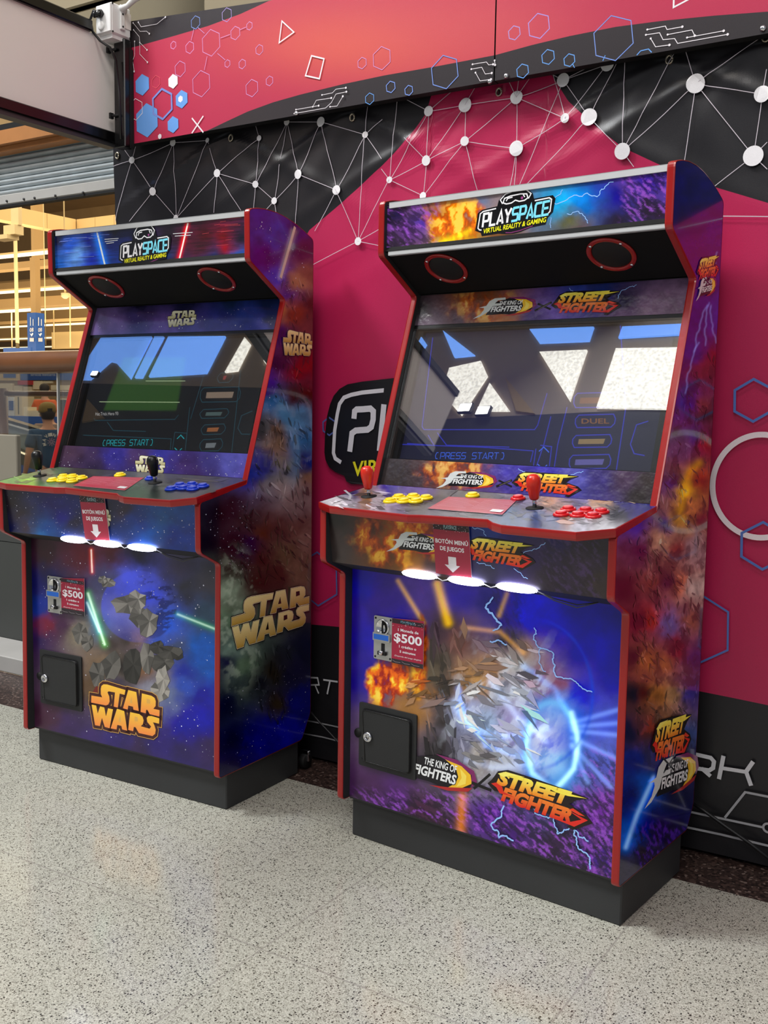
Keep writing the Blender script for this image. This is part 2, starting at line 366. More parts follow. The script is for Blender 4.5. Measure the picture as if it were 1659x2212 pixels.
class Art(MB):
    """flat print on a surface: f(u,v,o) gives the point, g(px,py) the surface coordinates of a point of the artwork"""
    def __init__(s, f, g, world=None, m='print', ppm=790.0, gain=1.0):
        super().__init__(); s.f = f; s.g = g; s.m = m; s.ppm = ppm; s.world = world or (lambda P: P); s.lay = 1; s.dl = 0.00006; s.base = 0.0; s.clip = None; s.sat = 1.0; s.gain = gain
    def P(s, pts): return np.array([s.g(*p) for p in pts])
    def put(s, uv, F, c, raw=False, m=None):
        if len(uv) == 0: return
        s.lay += 1
        V = s.f(uv[:, 0], uv[:, 1], np.full(len(uv), s.base + s.lay * s.dl))
        s.add(V, F, m or s.m, (np.asarray(c) if raw else lin(c) * s.gain))
    def grid(s, R, nu, nv, fn, m=None):
        """R(a,b) -> u,v for a,b in 0..1; fn(px,py) -> linear colours"""
        A, B = np.meshgrid(np.linspace(0, 1, nu), np.linspace(0, 1, nv)); u, v = R(A.ravel(), B.ravel())
        V = s.f(u, v, np.full(len(u), s.base + s.dl)); px, py = proj(s.world(V))
        C = fn(px, py)
        if s.sat != 1.0: lum = C.mean(1, keepdims=True); C = lum + (C - lum) * s.sat
        C = np.clip(C, 0, 3) * s.gain
        j, i = np.meshgrid(np.arange(nv - 1), np.arange(nu - 1), indexing='ij'); k = (j * nu + i).ravel()
        F = np.stack([k, k + 1, k + nu + 1, k + nu], 1).tolist()
        s.add(V, F, m or s.m, C)
    def poly(s, pts, c, uv=False):
        q = np.array(pts, float) if uv else s.P(pts)
        s.put(q, [tuple(t) for t in tessellate_polygon([[Vector((a, b, 0)) for a, b in q]])], c)
    def stroke(s, pts, wpx, c, uv=False, sub=0, cap=0.5):
        q = np.array(pts, float) if uv else s.P(pts)
        if sub:
            r = [q[0]]
            for a, b in zip(q[:-1], q[1:]):
                k = max(1, int(np.hypot(*(b - a)) / sub))
                r += [a + (b - a) * (i + 1) / k for i in range(k)]
            q = np.array(r)
        V, F = stroke_geo(q, wpx / s.ppm, cap); s.put(V, F, c)
    def disc(s, cx, cy, r, c, n=16, uv=False, ry=None):
        o = np.array([cx, cy]) if uv else np.array(s.g(cx, cy)); r = r / s.ppm; ry = r if ry is None else ry / s.ppm
        t = np.linspace(0, 2 * math.pi, n, endpoint=False)
        s.put(np.stack([o[0] + r * np.cos(t), o[1] + ry * np.sin(t)], 1), [tuple(range(n))], c)
    def ring(s, cx, cy, r, wpx, c, n=48, a0=0, a1=360, ry=None, uv=False):
        o = np.array([cx, cy]) if uv else np.array(s.g(cx, cy)); r = r / s.ppm; ry = r if ry is None else ry / s.ppm
        t = np.radians(np.linspace(a0, a1, n)); q = np.stack([o[0] + r * np.cos(t), o[1] + ry * np.sin(t)], 1)
        V, F = stroke_geo(q, wpx / s.ppm, 0); s.put(V, F, c)
    def hexa(s, cx, cy, r, wpx, c, fill=False, rot=30, sx=1.0):
        o = np.array(s.g(cx, cy)); r = r / s.ppm; t = np.radians(np.arange(0, 361, 60) + rot)
        q = np.stack([o[0] + r * sx * np.cos(t), o[1] + r * np.sin(t)], 1)
        if fill: s.put(q[:6], [tuple(range(6))], c)
        else: V, F = stroke_geo(q, wpx / s.ppm); s.put(V, F, c)
    def _aff(s, p0, p1, p2): a, b, c = s.P([p0, p1, p2]); return a, b - a, c - a
    def text(s, body, p0, p1, p2, c, off=0.0, shear=0.0, space=1.0, grad=None):
        V, F = text_norm(body, off, shear, space); a, ex, ey = s._aff(p0, p1, p2)
        col = c
        if grad is not None:
            t = np.clip(V[:, 1], 0, 1)[:, None]; col = (lin(c)[None] * (1 - t) + lin(grad)[None] * t) * s.gain
            s.put(a + V[:, :1] * ex + V[:, 1:] * ey, F, col, raw=True)
        else: s.put(a + V[:, :1] * ex + V[:, 1:] * ey, F, c)
    def tech(s, body, p0, p1, p2, c, wd=0.16, shear=0.0, gap=0.32, grad=None):
        """stroke letters; wd is the stroke in cap heights"""
        a, ex, ey = s._aff(p0, p1, p2); H = np.hypot(*ey); Wd = np.hypot(*ex); n = len(body)
        cw = 1.0 / (n + gap * (n - 1)); s.lay += 1
        for i, ch in enumerate(body):
            for st in G.get(ch, []):
                q = np.array([[(x * cw + i * cw * (1 + gap)) * Wd + shear * y * H, y * H] for x, y in st])
                V, F = stroke_geo(q, wd * H); s.lay -= 1
                V2 = a + V[:, :1] / Wd * ex + V[:, 1:] / H * ey
                if grad is not None:
                    t = np.clip(V[:, 1] / H, 0, 1)[:, None]; s.put(V2, F, (lin(c)[None] * (1 - t) + lin(grad)[None] * t) * s.gain, raw=True)
                else: s.put(V2, F, c)
        s.lay += 1
    def emblem(s, p0, p1, p2, layers):
        """the two-line wide block-letter emblem; layers = [(stroke in emblem heights, colour low, colour high)]"""
        a, ex, ey = s._aff(p0, p1, p2); Wd, H = np.hypot(*ex), np.hypot(*ey)
        for wd, c0, c1 in layers[:-1]:
            s.lay += 1
            for st in EMB:
                q = np.array([[x * Wd, y * H] for x, y in st + st[:1]]); V, F = stroke_geo(q, wd * H)
                s.lay -= 1; s.put(a + V[:, :1] / Wd * ex + V[:, 1:] / H * ey, F, c0)
                s.lay -= 1; s.put(a + q[:-1, :1] / Wd * ex + q[:-1, 1:] / H * ey, [tuple(t) for t in tessellate_polygon([[Vector((x, y, 0)) for x, y in q[:-1]]])], c0)
            s.lay += 1
        wd, c0, c1 = layers[-1]; s.lay += 1
        for st in EMB:
            top_, bot_ = max(y for _, y in st), min(y for _, y in st); q = np.array([[x * Wd, y * H] for x, y in st]); t = np.clip((q[:, 1] / H - bot_) / (top_ - bot_), 0, 1)[:, None]
            s.lay -= 1; s.put(a + q[:, :1] / Wd * ex + q[:, 1:] / H * ey, [tuple(f) for f in tessellate_polygon([[Vector((x, y, 0)) for x, y in q]])], (lin(c0)[None] * (1 - t) + lin(c1)[None] * t) * s.gain, raw=True)
        s.lay += 1
        for st in EMH: q = np.array([a + ex * x + ey * y for x, y in st]); s.lay -= 1; s.put(q, [tuple(range(len(q)))], layers[-2][1] if wd else layers[0][1])
        s.lay += 1
    def shards(s, fn, quad, n, size, seed, ang=0.0, spread=1.2):
        r = random.Random(seed); (x0, y0), (x1, y1), (x2, y2), (x3, y3) = quad; pts = []
        for _ in range(n):
            a, b = r.random(), r.random(); pts.append(((x0 * (1 - a) + x1 * a) * (1 - b) + (x3 * (1 - a) + x2 * a) * b, (y0 * (1 - a) + y1 * a) * (1 - b) + (y3 * (1 - a) + y2 * a) * b))
        C = fn(np.array([p[0] for p in pts]), np.array([p[1] for p in pts])); s.lay += 1; L0_ = s.lay
        for (x, y), c in zip(pts, C):
            if s.clip is not None and not inside(s.g(x, y), s.clip): continue
            th = ang + r.uniform(-spread, spread); L = size * r.uniform(.5, 2.0); w_ = size * r.uniform(.10, .42); n_ = r.choice((3, 4, 4, 5)); q = []
            for k in range(n_): t = 2 * math.pi * k / n_ + r.uniform(-.3, .3); u, v = L * math.cos(t), w_ * math.sin(t); q.append(s.g(x + u * math.cos(th) - v * math.sin(th), y + u * math.sin(th) + v * math.cos(th)))
            if s.clip is not None and not all(inside(z, s.clip) for z in q): continue
            s.lay = L0_ + r.randint(-1, 8)
            s.put(np.array(q), [tuple(range(n_))], np.clip(c * r.choice((.35, .6, .8, 1.3, 1.7)) * s.gain, 0, 1), raw=True)
        s.lay = L0_ + 11
    def stars(s, n, quad, seed, cmax=235, rmax=1.5):
        r = random.Random(seed); (x0, y0), (x1, y1), (x2, y2), (x3, y3) = quad
        s.lay += 1
        for _ in range(n):
            a, b = r.random(), r.random()
            x = (x0 * (1 - a) + x1 * a) * (1 - b) + (x3 * (1 - a) + x2 * a) * b; y = (y0 * (1 - a) + y1 * a) * (1 - b) + (y3 * (1 - a) + y2 * a) * b
            k = r.random() ** 3
            if s.clip is not None and not inside(s.g(x, y), s.clip): continue
            c = int(130 + (cmax - 130) * r.random()); s.lay -= 1
            s.disc(x, y, 0.45 + rmax * k, (c, c, min(255, c + 18)), n=6)
        s.lay += 1
# ================================================================== SETTING
YW = 2.54      # hanging banner
YU = 2.47      # printed boards above it
def floor_mat():
    m = bpy.data.materials.new('terrazzo'); m.use_nodes = True; nt = m.node_tree; b = nt.nodes['Principled BSDF']; L = nt.links
    g = nt.nodes.new('ShaderNodeNewGeometry')
    def N(t, **k):
        n = nt.nodes.new(t)
        for a, v in k.items(): setattr(n, a, v)
        return n
    def vor(sc, lo, hi, rnd=1.0):
        v = N('ShaderNodeTexVoronoi'); v.inputs['Scale'].default_value = sc; L.new(g.outputs['Position'], v.inputs['Vector'])
        s = N('ShaderNodeSeparateColor'); L.new(v.outputs['Color'], s.inputs[0]); return v, s
    base = N('ShaderNodeRGB'); base.outputs[0].default_value = (*lin((188, 187, 174)), 1)
    cur = base.outputs[0]
    def mixc(fac, col):
        nonlocal cur
        mx = N('ShaderNodeMix', data_type='RGBA'); L.new(fac, mx.inputs[0]); L.new(cur, mx.inputs[6]); mx.inputs[7].default_value = (*lin(col), 1); cur = mx.outputs[2]
    for sc, thr, size, col in ((420, .55, .55, (214, 213, 200)), (360, .55, .5, (160, 158, 146)), (270, .72, .46, (120, 117, 106)), (190, .86, .40, (66, 63, 58))):
        v, s = vor(sc, 0, 1)
        a = N('ShaderNodeMath', operation='GREATER_THAN'); L.new(s.outputs[0], a.inputs[0]); a.inputs[1].default_value = thr
        d = N('ShaderNodeMath', operation='LESS_THAN'); L.new(v.outputs['Distance'], d.inputs[0]); d.inputs[1].default_value = size
        p = N('ShaderNodeMath', operation='MULTIPLY'); L.new(a.outputs[0], p.inputs[0]); L.new(d.outputs[0], p.inputs[1]); mixc(p.outputs[0], col)
    n = N('ShaderNodeTexNoise'); n.inputs['Scale'].default_value = 1.6; L.new(g.outputs['Position'], n.inputs['Vector'])
    mr = N('ShaderNodeMapRange'); mr.inputs[3].default_value = .86; mr.inputs[4].default_value = 1.08; L.new(n.outputs['Fac'], mr.inputs[0])
    sc = N('ShaderNodeVectorMath', operation='SCALE'); L.new(cur, sc.inputs[0]); L.new(mr.outputs[0], sc.inputs['Scale']); cur = sc.outputs[0]
    br = N('ShaderNodeTexBrick'); br.offset = 0; br.inputs['Scale'].default_value = 1.0; br.inputs['Brick Width'].default_value = .6; br.inputs['Row Height'].default_value = .6
    br.inputs['Mortar Size'].default_value = .0026; br.inputs['Mortar Smooth'].default_value = 0.4
    mp = N('ShaderNodeMapping'); mp.inputs['Location'].default_value = (0.66, 0.24, 0); L.new(g.outputs['Position'], mp.inputs[0]); L.new(mp.outputs[0], br.inputs['Vector'])
    mx = N('ShaderNodeMix', data_type='RGBA'); m2 = N('ShaderNodeMath', operation='MULTIPLY'); m2.inputs[1].default_value = .7; L.new(br.outputs['Fac'], m2.inputs[0]); L.new(m2.outputs[0], mx.inputs[0]); L.new(cur, mx.inputs[6]); mx.inputs[7].default_value = (*lin((150, 146, 138)), 1)
    L.new(mx.outputs[2], b.inputs['Base Color']); b.inputs['Roughness'].default_value = .13; b.inputs['Specular IOR Level'].default_value = .45
    return m
def granite_mat():
    m = bpy.data.materials.new('dark_granite'); m.use_nodes = True; nt = m.node_tree; b = nt.nodes['Principled BSDF']; L = nt.links
    g = nt.nodes.new('ShaderNodeNewGeometry'); v = nt.nodes.new('ShaderNodeTexVoronoi'); v.inputs['Scale'].default_value = 150; L.new(g.outputs['Position'], v.inputs['Vector'])
    r = nt.nodes.new('ShaderNodeValToRGB'); r.color_ramp.interpolation = 'CONSTANT'
    s = nt.nodes.new('ShaderNodeSeparateColor'); L.new(v.outputs['Color'], s.inputs[0]); L.new(s.outputs[0], r.inputs[0])
    e = r.color_ramp.elements; e[0].color = (*lin((60, 46, 42)), 1); e[1].position = .55; e[1].color = (*lin((84, 66, 60)), 1)
    for p, c in ((.8, (40, 30, 28)), (.93, (130, 112, 104))): q = e.new(p); q.color = (*lin(c), 1)
    L.new(r.outputs[0], b.inputs['Base Color']); b.inputs['Roughness'].default_value = .3
    return m
MT['terrazzo'] = floor_mat(); MT['granite'] = granite_mat()
b = MB(); b.box(-14, 6, -9, 2.36, -0.06, 0.0, 'terrazzo'); struct(b.build('floor'))
b = MB(); b.box(-14, 6, 2.36, 2.62, -0.06, 0.0, 'granite'); b.box(-14, -2.62, 2.62, 2.66, -0.06, 0.0, 'granite'); struct(b.build('trim_1'))
XE = -2.66
b = MB(); b.box(XE, 3.0, 2.565, 2.72, 0.0, 2.33, 'deep'); struct(b.build('wall_back'))
ZT = float(on_y(YU, 590, 1)[2])
# beige panelled wall above and behind
b = MB()
xs = [-4.2, float(on_y(2.75, 438, 20)[0]), -0.6, 0.7, 3.0]
for a, c in zip(xs[:-1], xs[1:]): b.box(a + .004, c - .004, 2.75, 2.80, 2.05 if a > -3 else 2.6, 4.4, 'beige', bev=.004)
b.box(-4.2, 3.0, 2.76, 2.79, 2.6, 4.4, 'deep'); struct(b.build('wall_upper'))

# ---------------------------------------------------------------- printed boards above
def wallmap(y):
    def f(u, v, o): return np.stack([u, y - o + 0 * u, v + 0 * u], 1)
    def g(px, py): p = on_y(y, px, py); return (p[0], p[2])
    return f, g
fU, gU = wallmap(YU)
c1 = lambda pts: [(x / 2, y / 2) for x, y in pts]
c2 = lambda pts: [(830 + x / 2, y / 2) for x, y in pts]
WHT = (238, 232, 238)
XS = float(on_y(YU, 1068, 150)[0])
ZB = 1.967
def bound(pts, y):
    q = sorted([(on_y(y, *p)[0], on_y(y, *p)[2]) for p in pts]); xs_ = [a for a, _ in q]; zs_ = [a for _, a in q]
    return lambda u: np.interp(u, xs_, zs_)
bA = bound([(262, 108), (300, 99), (375, 78), (450, 56), (520, 30), (585, 0), (640, -40), (800, -120)], YU)
bB = bound([(400, 302), (440, 286), (490, 262), (535, 241), (590, 221), (650, 204), (740, 182), (830, 163), (950, 142), (1070, 119), (1150, 97), (1230, 78), (1330, 58), (1430, 45), (1540, 34), (1659, 25), (1900, 8)], YU)
MAG = (196, 40, 84)
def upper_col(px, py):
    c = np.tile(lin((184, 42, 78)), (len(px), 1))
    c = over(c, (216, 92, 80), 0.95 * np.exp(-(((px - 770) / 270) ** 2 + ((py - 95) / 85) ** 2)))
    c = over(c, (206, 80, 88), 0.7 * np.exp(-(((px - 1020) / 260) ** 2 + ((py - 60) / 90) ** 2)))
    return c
_a, _b = on_y(YU, 288, 45), on_y(YU, 590, 0)
def zt_(u): return np.interp(u, [-2.575, _a[0], _b[0]], [_a[2] + (_a[2] - _b[2]) / (_b[0] - _a[0]) * (_a[0] + 2.575), _a[2], _b[2]])
def upper_board(name, x0, x1, label):
    t = empty(name, (x0, YU, ZB)); bd = MB(); bd.prism([(x0, ZB), (x1, ZB)] + [(u, float(zt_(u))) for u in (x1, min(x1, _b[0]) - .001, x0)], YU, YU + .03, 1, 'deep'); o = bd.build('board', t); o.location = (-x0, -YU, -ZB)
    A = Art(fU, gU, m='banner', ppm=700)
    def region(lo, hi, fn, nu=150, nv=30):
        def R(a, c):
            u = x0 + (x1 - x0) * a; l = np.clip(lo(u), ZB, zt_(u)); h = np.clip(hi(u), ZB, zt_(u)); return u, l + (h - l) * c
        A.grid(R, nu, nv, fn)
    K = lambda v: (lambda u: u * 0 + v)
    blk = lambda px, py: np.tile(lin((44, 38, 42)), (len(px), 1))
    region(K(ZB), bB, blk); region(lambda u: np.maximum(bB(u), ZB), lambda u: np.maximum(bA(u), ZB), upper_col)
    region(bA, lambda u: zt_(u), blk)
    return t, A, x0, x1
def fin(t, A, extra=()):
    o = A.build('printed_face', t); o.location = -t.location
    return o
BL = (104, 160, 232); LIL = (214, 150, 205)
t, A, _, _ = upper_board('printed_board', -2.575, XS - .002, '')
for x, y, r, c in ((749, 195, 17, LIL), (820, 205, 26, LIL), (845, 97, 28, (120, 150, 220)), (980, 64, 29, (170, 150, 215)), (912, 185, 56, LIL), (1017, 143, 28, LIL), (1078, 112, 17, LIL), (983, 275, 16, LIL), (1047, 277, 20, LIL), (1121, 215, 21, LIL), (1165, 350, 20, LIL), (1089, 381, 36, LIL), (870, 362, 56, LIL), (779, 298, 34, LIL), (675, 354, 28, (224, 80, 100)), (1565, 273, 22, LIL), (1650, 252, 44, LIL), (1598, 427, 22, BL)):
    A.hexa(x / 2, y / 2, r / 2, 1.3, c, rot=33)
for x, y, r in ((262, 312, 62), (29, 376, 22), (107, 391, 19)): A.hexa(830 + x / 2, y / 2, r / 2, 1.6, (120, 150, 225), rot=38)
for x, y, r, c in ((616, 367, 48, BL), (636, 520, 76, BL), (786, 429, 40, BL), (781, 428, 15, WHT), (749, 352, 32, WHT), (560, 387, 14, WHT), (749, 539, 37, BL), (692, 590, 12, WHT), (548, 575, 30, WHT), (545, 440, 14, BL)):
    if x - r > 555 or r < 40: A.hexa(x / 2, y / 2, r / 2, 1, c, fill=True, rot=32)
A.hexa(703 / 2, 450 / 2, 66 / 2, 4.5, (122, 140, 214), rot=32); A.hexa(588 / 2, 473 / 2, 24, 1.3, WHT, rot=32)
for a, b2 in (((857, 120), (885, 145)), ((840, 125), (828, 175)), ((955, 165), (995, 150)), ((1037, 130), (1065, 118)), ((942, 232), (975, 260)), ((897, 245), (885, 303))): A.stroke(c1([a, b2]), 1.2, LIL)
A.stroke(c1([(1220, 92), (1272, 140), (1208, 186), (1220, 92)]), 2.6, WHT); A.stroke(c1([(1348, 242), (1402, 255), (1382, 341), (1322, 328), (1348, 242)]), 3.0, WHT)
A.stroke(c1([(832, 512), (880, 572)]), 3.2, WHT); A.stroke(c1([(880, 503), (832, 575)]), 3.2, WHT)
def circ(A, lists, conv, w=1.0, hollow=()):
    for L_ in lists:
        q = conv(L_); A.stroke(q, w, WHT)
        A.disc(*q[0], 1.7, WHT, n=10); A.disc(*q[-1], 2.1, WHT, n=10)
circ(A, [[(600, 97), (612, 117), (680, 105), (717, 75)], [(578, 100), (608, 137), (636, 136), (648, 147)], [(580, 130), (605, 160), (607, 185), (638, 217)], [(607, 185), (607, 235), (640, 270)], [(585, 180), (585, 240), (577, 262), (583, 310)], [(553, 222), (562, 250), (562, 322)], [(575, 262), (575, 410)],
  [(1282, 475), (1380, 458)], [(1275, 492), (1410, 468), (1435, 445), (1455, 408), (1500, 398)], [(1355, 463), (1370, 435), (1435, 425)], [(1395, 412), (1440, 403), (1455, 387), (1498, 381)], [(1430, 463), (1460, 460), (1485, 418)]], c1)
circ(A, [[(385, 280), (445, 270), (455, 283), (474, 280)], [(380, 301), (425, 293), (440, 322), (468, 318)], [(398, 316), (418, 352), (465, 345)]], c2)
fin(t, A)
def bolt(parent, px, py, y):
    p = on_y(y, px, py); m = MB(); m.lathe([(0, .004), (.004, .004), (.0065, .001), (.007, 0)], (0, 0, 0), (0, -1, 0), 'chrome', n=12)
    o = m.build('screw', parent); o.location = Vector(p) - parent.location; return o
for q in ((1058, 176), (281, 249), (640, 245)): bolt(t, q[0], q[1], YU - .003)
tag(t, 'printed board with filled blue hexagons, left of the seam above the hanging banner', 'sign board', 'printed boards along the top of the wall')
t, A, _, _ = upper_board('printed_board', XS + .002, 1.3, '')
for x, y, r, c in ((562, 142, 25, (170, 150, 215)), (668, 112, 44, (170, 150, 225)), (598, 307, 25, BL), (708, 246, 26, BL), (800, 260, 22, BL), (990, 165, 76, (120, 150, 225))): A.hexa(830 + x / 2, y / 2, r / 2, 1.5, c, rot=38)
A.stroke(c2([(1252, -20), (1250, 32), (1320, -5)]), 2.8, WHT)
A.stroke(c2([(815, 278), (822, 292)]), 1.4, BL); A.stroke(c2([(955, 240), (945, 262)]), 1.4, BL); A.stroke(c2([(1092, 238), (1108, 220), (1142, 212), (1155, 226)]), 1.6, BL)
circ(A, [[(1137, 128), (1215, 113), (1222, 128), (1288, 116)], [(1131, 151), (1190, 142), (1205, 172), (1255, 167), (1268, 188), (1484, 149)], [(1225, 150), (1330, 130), (1342, 155)], [(1309, 163), (1467, 134)], [(1152, 167), (1173, 203), (1233, 195)], [(478, 262), (480, 282)]], c2, 1.2)
fin(t, A)
for q in ((1093, 164), (1648, 61)): bolt(t, q[0], q[1], YU - .003)
tag(t, 'printed board with a large blue hexagon outline, right of the seam above the hanging banner', 'sign board', 'printed boards along the top of the wall')

# ---------------------------------------------------------------- hanging banner
EY = [(493, 295), (759, 252), (1073, 195), (1444, 126), (1652, 76)]
EYU = [float(on_y(YW, x, y)[0]) for x, y in EY]
def disp(u, v):
    u = np.asarray(u, float); v = np.asarray(v, float)
    d = 0.0035 * np.sin(u * 7.3 + .5 * v) * np.exp(-(1.97 - v) / 1.4) + 0.002 * np.sin(u * 15.1 + 1.7 * v)
    top = np.exp(-np.clip(1.97 - v, 0, 2) / 0.26)
    n = fbm(u * 1000 + v * 340, v * 420 - u * 120, 520, 5, 2) - .5
    d = d + top * (0.012 * n)
    for e in EYU:
        du = (u - e); hh = np.clip(1.97 - v, 0, 2); 
        for sgn in (1.9, -2.3, .5, -.7):
            r = du - sgn * hh
            d = d + 0.008 * np.exp(-(r / (0.034 + .11 * hh)) ** 2) * np.exp(-hh / .22) * (1 - np.exp(-hh / .03))
    d = d + 0.02 * ss(-2.50, -2.68, u) * np.sin(v * 4.0)
    return d + 0.010
def fL(u, v, o): return np.stack([u + 0 * v, YW - o - disp(u, v), v + 0 * u], 1)
def gL(px, py): p = on_y(YW - .008, px, py); return (p[0], p[2])
UB0, UB1, ZB0, ZB1 = float(on_y(YW - .02, 252, 420)[0]), 1.3, 0.012, 2.03
t = empty('wall_banner', (UB0, YW, ZB0))
A = Art(fL, gL, m='banner', ppm=740)
z_l = bound([(670, 500), (750, 436), (830, 363), (880, 310), (925, 248), (938, 205), (945, 150)], YW)
z_r = bound([(1180, 120), (1193, 162), (1230, 220), (1287, 272), (1350, 322), (1425, 357), (1545, 406), (1659, 440), (1800, 480)], YW)
ul, ur = float(on_y(YW, 945, 205)[0]), float(on_y(YW, 1185, 160)[0]); uc = (ul + ur) / 2
def z1(u): return np.where(u < ul, np.minimum(z_l(u) - 2.6 * np.clip(on_y(YW, 670, 500)[0] - u, 0, 9), ZB1), np.where(u > ur, np.minimum(z_r(u), ZB1), ZB1))
z2 = bound([(650, 1346), (735, 1353), (1508, 1490), (1659, 1521), (1800, 1550)], YW)
def zz1(u): return np.maximum(z1(u), z2(u))
def lbands(lo, hi, fn, nu, nv):
    def R(a, c):
        u = UB0 + (UB1 - UB0) * a; l = lo(u); h = hi(u); return u, l + (h - l) * c
    A.grid(R, nu, nv, fn)
blk = lambda px, py: np.tile(lin((27, 25, 29)), (len(px), 1))
mg = lambda px, py: np.tile(lin((184, 32, 82)), (len(px), 1))
lbands(lambda u: zz1(u), lambda u: u * 0 + ZB1, blk, 640, 130); lbands(z2, zz1, mg, 640, 150)
lbands(lambda u: u * 0 + ZB0, z2, lambda px, py: np.tile(lin((30, 29, 32)), (len(px), 1)), 300, 30)
# network
A.base = .0016
N1 = {0: (590, 698, 17), 1: (671, 830, 20), 2: (753, 618, 18), 3: (901, 608, 12), 4: (944, 750, 19), 5: (1120, 597, 13), 6: (1109, 798, 16), 7: (1186, 868, 16), 8: (1240, 527, 16), 9: (1294, 755, 21), 10: (1394, 530, 22), 11: (1466, 825, 21), 12: (1589, 587, 14), 13: (768, 944, 16)}
E1 = [(0, 2), (0, 1), (2, 1), (2, 13), (2, 3), (1, 13), (3, 4), (3, 13), (4, 5), (4, 6), (4, 13), (5, 6), (6, 7), (7, 9), (8, 6), (8, 7), (8, 9), (8, 10), (10, 9), (10, 11), (10, 12), (9, 11), (11, 12)]
X1 = [(0, (515, 965)), (0, (607, 625)), (0, (548, 632)), (0, (516, 725)), (1, (575, 960)), (4, (930, 920)), (4, (1045, 910)), (5, (1105, 545)), (6, (1100, 900)), (7, (1195, 925)), (9, (1280, 980)), (11, (1365, 999)), (12, (1597, 460)), (12, (1659, 690)), (12, (1659, 520)), (2, (735, 590)), (7, (1150, 910))]
N2 = {0: (201, 485, 21), 1: (360, 459, 29), 2: (578, 425, 26), 3: (791, 517, 18), 4: (778, 350, 26), 5: (893, 512, 32), 6: (358, 615, 19), 7: (191, 698, 21), 8: (578, 645, 30), 9: (33, 781, 14), 10: (178, 850, 16), 11: (973, 285, 26), 12: (1038, 660, 30), 13: (1355, 371, 33), 14: (1641, 416, 28), 15: (1600, 679, 35)}
E2 = [(0, 1), (1, 2), (2, 4), (0, 7), (0, 9), (1, 7), (1, 6), (2, 6), (2, 8), (2, 3), (3, 8), (6, 7), (6, 8), (6, 10), (7, 9), (7, 10), (4, 5), (5, 12), (12, 13), (13, 14), (13, 15), (14, 15), (9, 10), (4, 11)]
X2 = [(6, (408, 823)), (8, (550, 805)), (8, (568, 802)), (5, (620, 800)), (4, (590, 802)), (5, (1020, 265)), (12, (1048, 255)), (12, (1275, 215)), (12, (1085, 725)), (13, (1305, 215)), (13, (1650, 160)), (13, (1305, 700)), (14, (1659, 310)), (15, (1430, 812)), (15, (1659, 735)), (15, (1659, 620)), (9, (0, 735)), (9, (65, 445)), (0, (300, 400)), (0, (105, 435)), (1, (400, 380)), (2, (540, 350)), (2, (635, 335)), (2, (584, 345)), (3, (735, 330)), (3, (960, 300)), (4, (720, 320)), (7, (100, 600)), (4, (925, 280))]
def fine(p, q, w=1.25, c=(206, 196, 206)): A.stroke([p, q], w, c, sub=.03)
for N_, E_, X_, cv in ((N1, E1, X1, c1), (N2, E2, X2, c2)):
    for a, b2 in E_: fine(*cv([N_[a][:2], N_[b2][:2]]))
    for a, q in X_: fine(*cv([N_[a][:2], q]))
    for k, (x, y, r) in N_.items(): A.disc(*cv([(x, y)])[0], r / 2 * .98, (240, 238, 242), n=24)
for q in ((733, 412), (795, 293), (846, 390), (680, 573), (835, 492), (835, 534)): fine((780, 523), q)
A.disc(780, 523, 8.5, (240, 238, 242), n=20); fine((1500, 468), (1720, 471), 1.6)
A.hexa(716, 921, 20, 3.4, (84, 100, 170), rot=32)
# rings, hexagons
A.ring(1645, 1050, 83, 10, (240, 226, 232), n=80, ry=91)
for x, y, r, c in ((1630, 865, 37, (84, 116, 190)), (1650, 1178, 42, (84, 116, 190)), (1502, 1355, 70, (84, 116, 190)), (690, 1250, 62, (84, 96, 160))): A.hexa(x, y, r, 4.5 if r < 60 else 3.6, c, rot=32)
# centre emblem (mostly hidden by the cabinet standing in front)
E0 = lambda pts: pts
zc = lambda pts: [(690 + x / 5.08, 800 + y / 5.08) for x, y in pts]
A.poly(zc([(825, 88), (500, 125), (340, 155), (250, 205), (185, 280), (145, 370), (110, 500), (85, 700), (78, 900), (90, 980), (130, 1060), (200, 1115), (300, 1155), (325, 1215), (380, 1245), (480, 1248), (1100, 1290), (1900, 1250), (2200, 1100), (2300, 700), (2300, 150), (2000, 40), (1200, 60)]), (22, 21, 25))
A.stroke(zc([(258, 1003), (200, 965), (180, 905), (195, 660), (225, 480), (250, 370), (300, 300), (380, 270), (500, 245), (800, 214), (1900, 120)]), 9.0, (226, 224, 232), sub=.02)
A.stroke(zc([(412, 515), (418, 450), (440, 430), (500, 428), (590, 420), (622, 450), (620, 540), (600, 620), (560, 650), (430, 660), (388, 690), (365, 875)]), 13.5, (226, 224, 232)); A.stroke(zc([(735, 390), (690, 850), (900, 870)]), 13, (226, 224, 232))
A.text('VIRTUAL REALITY', (768, 1028), (1080, 1000), (769, 998), (246, 236, 40), off=.02)
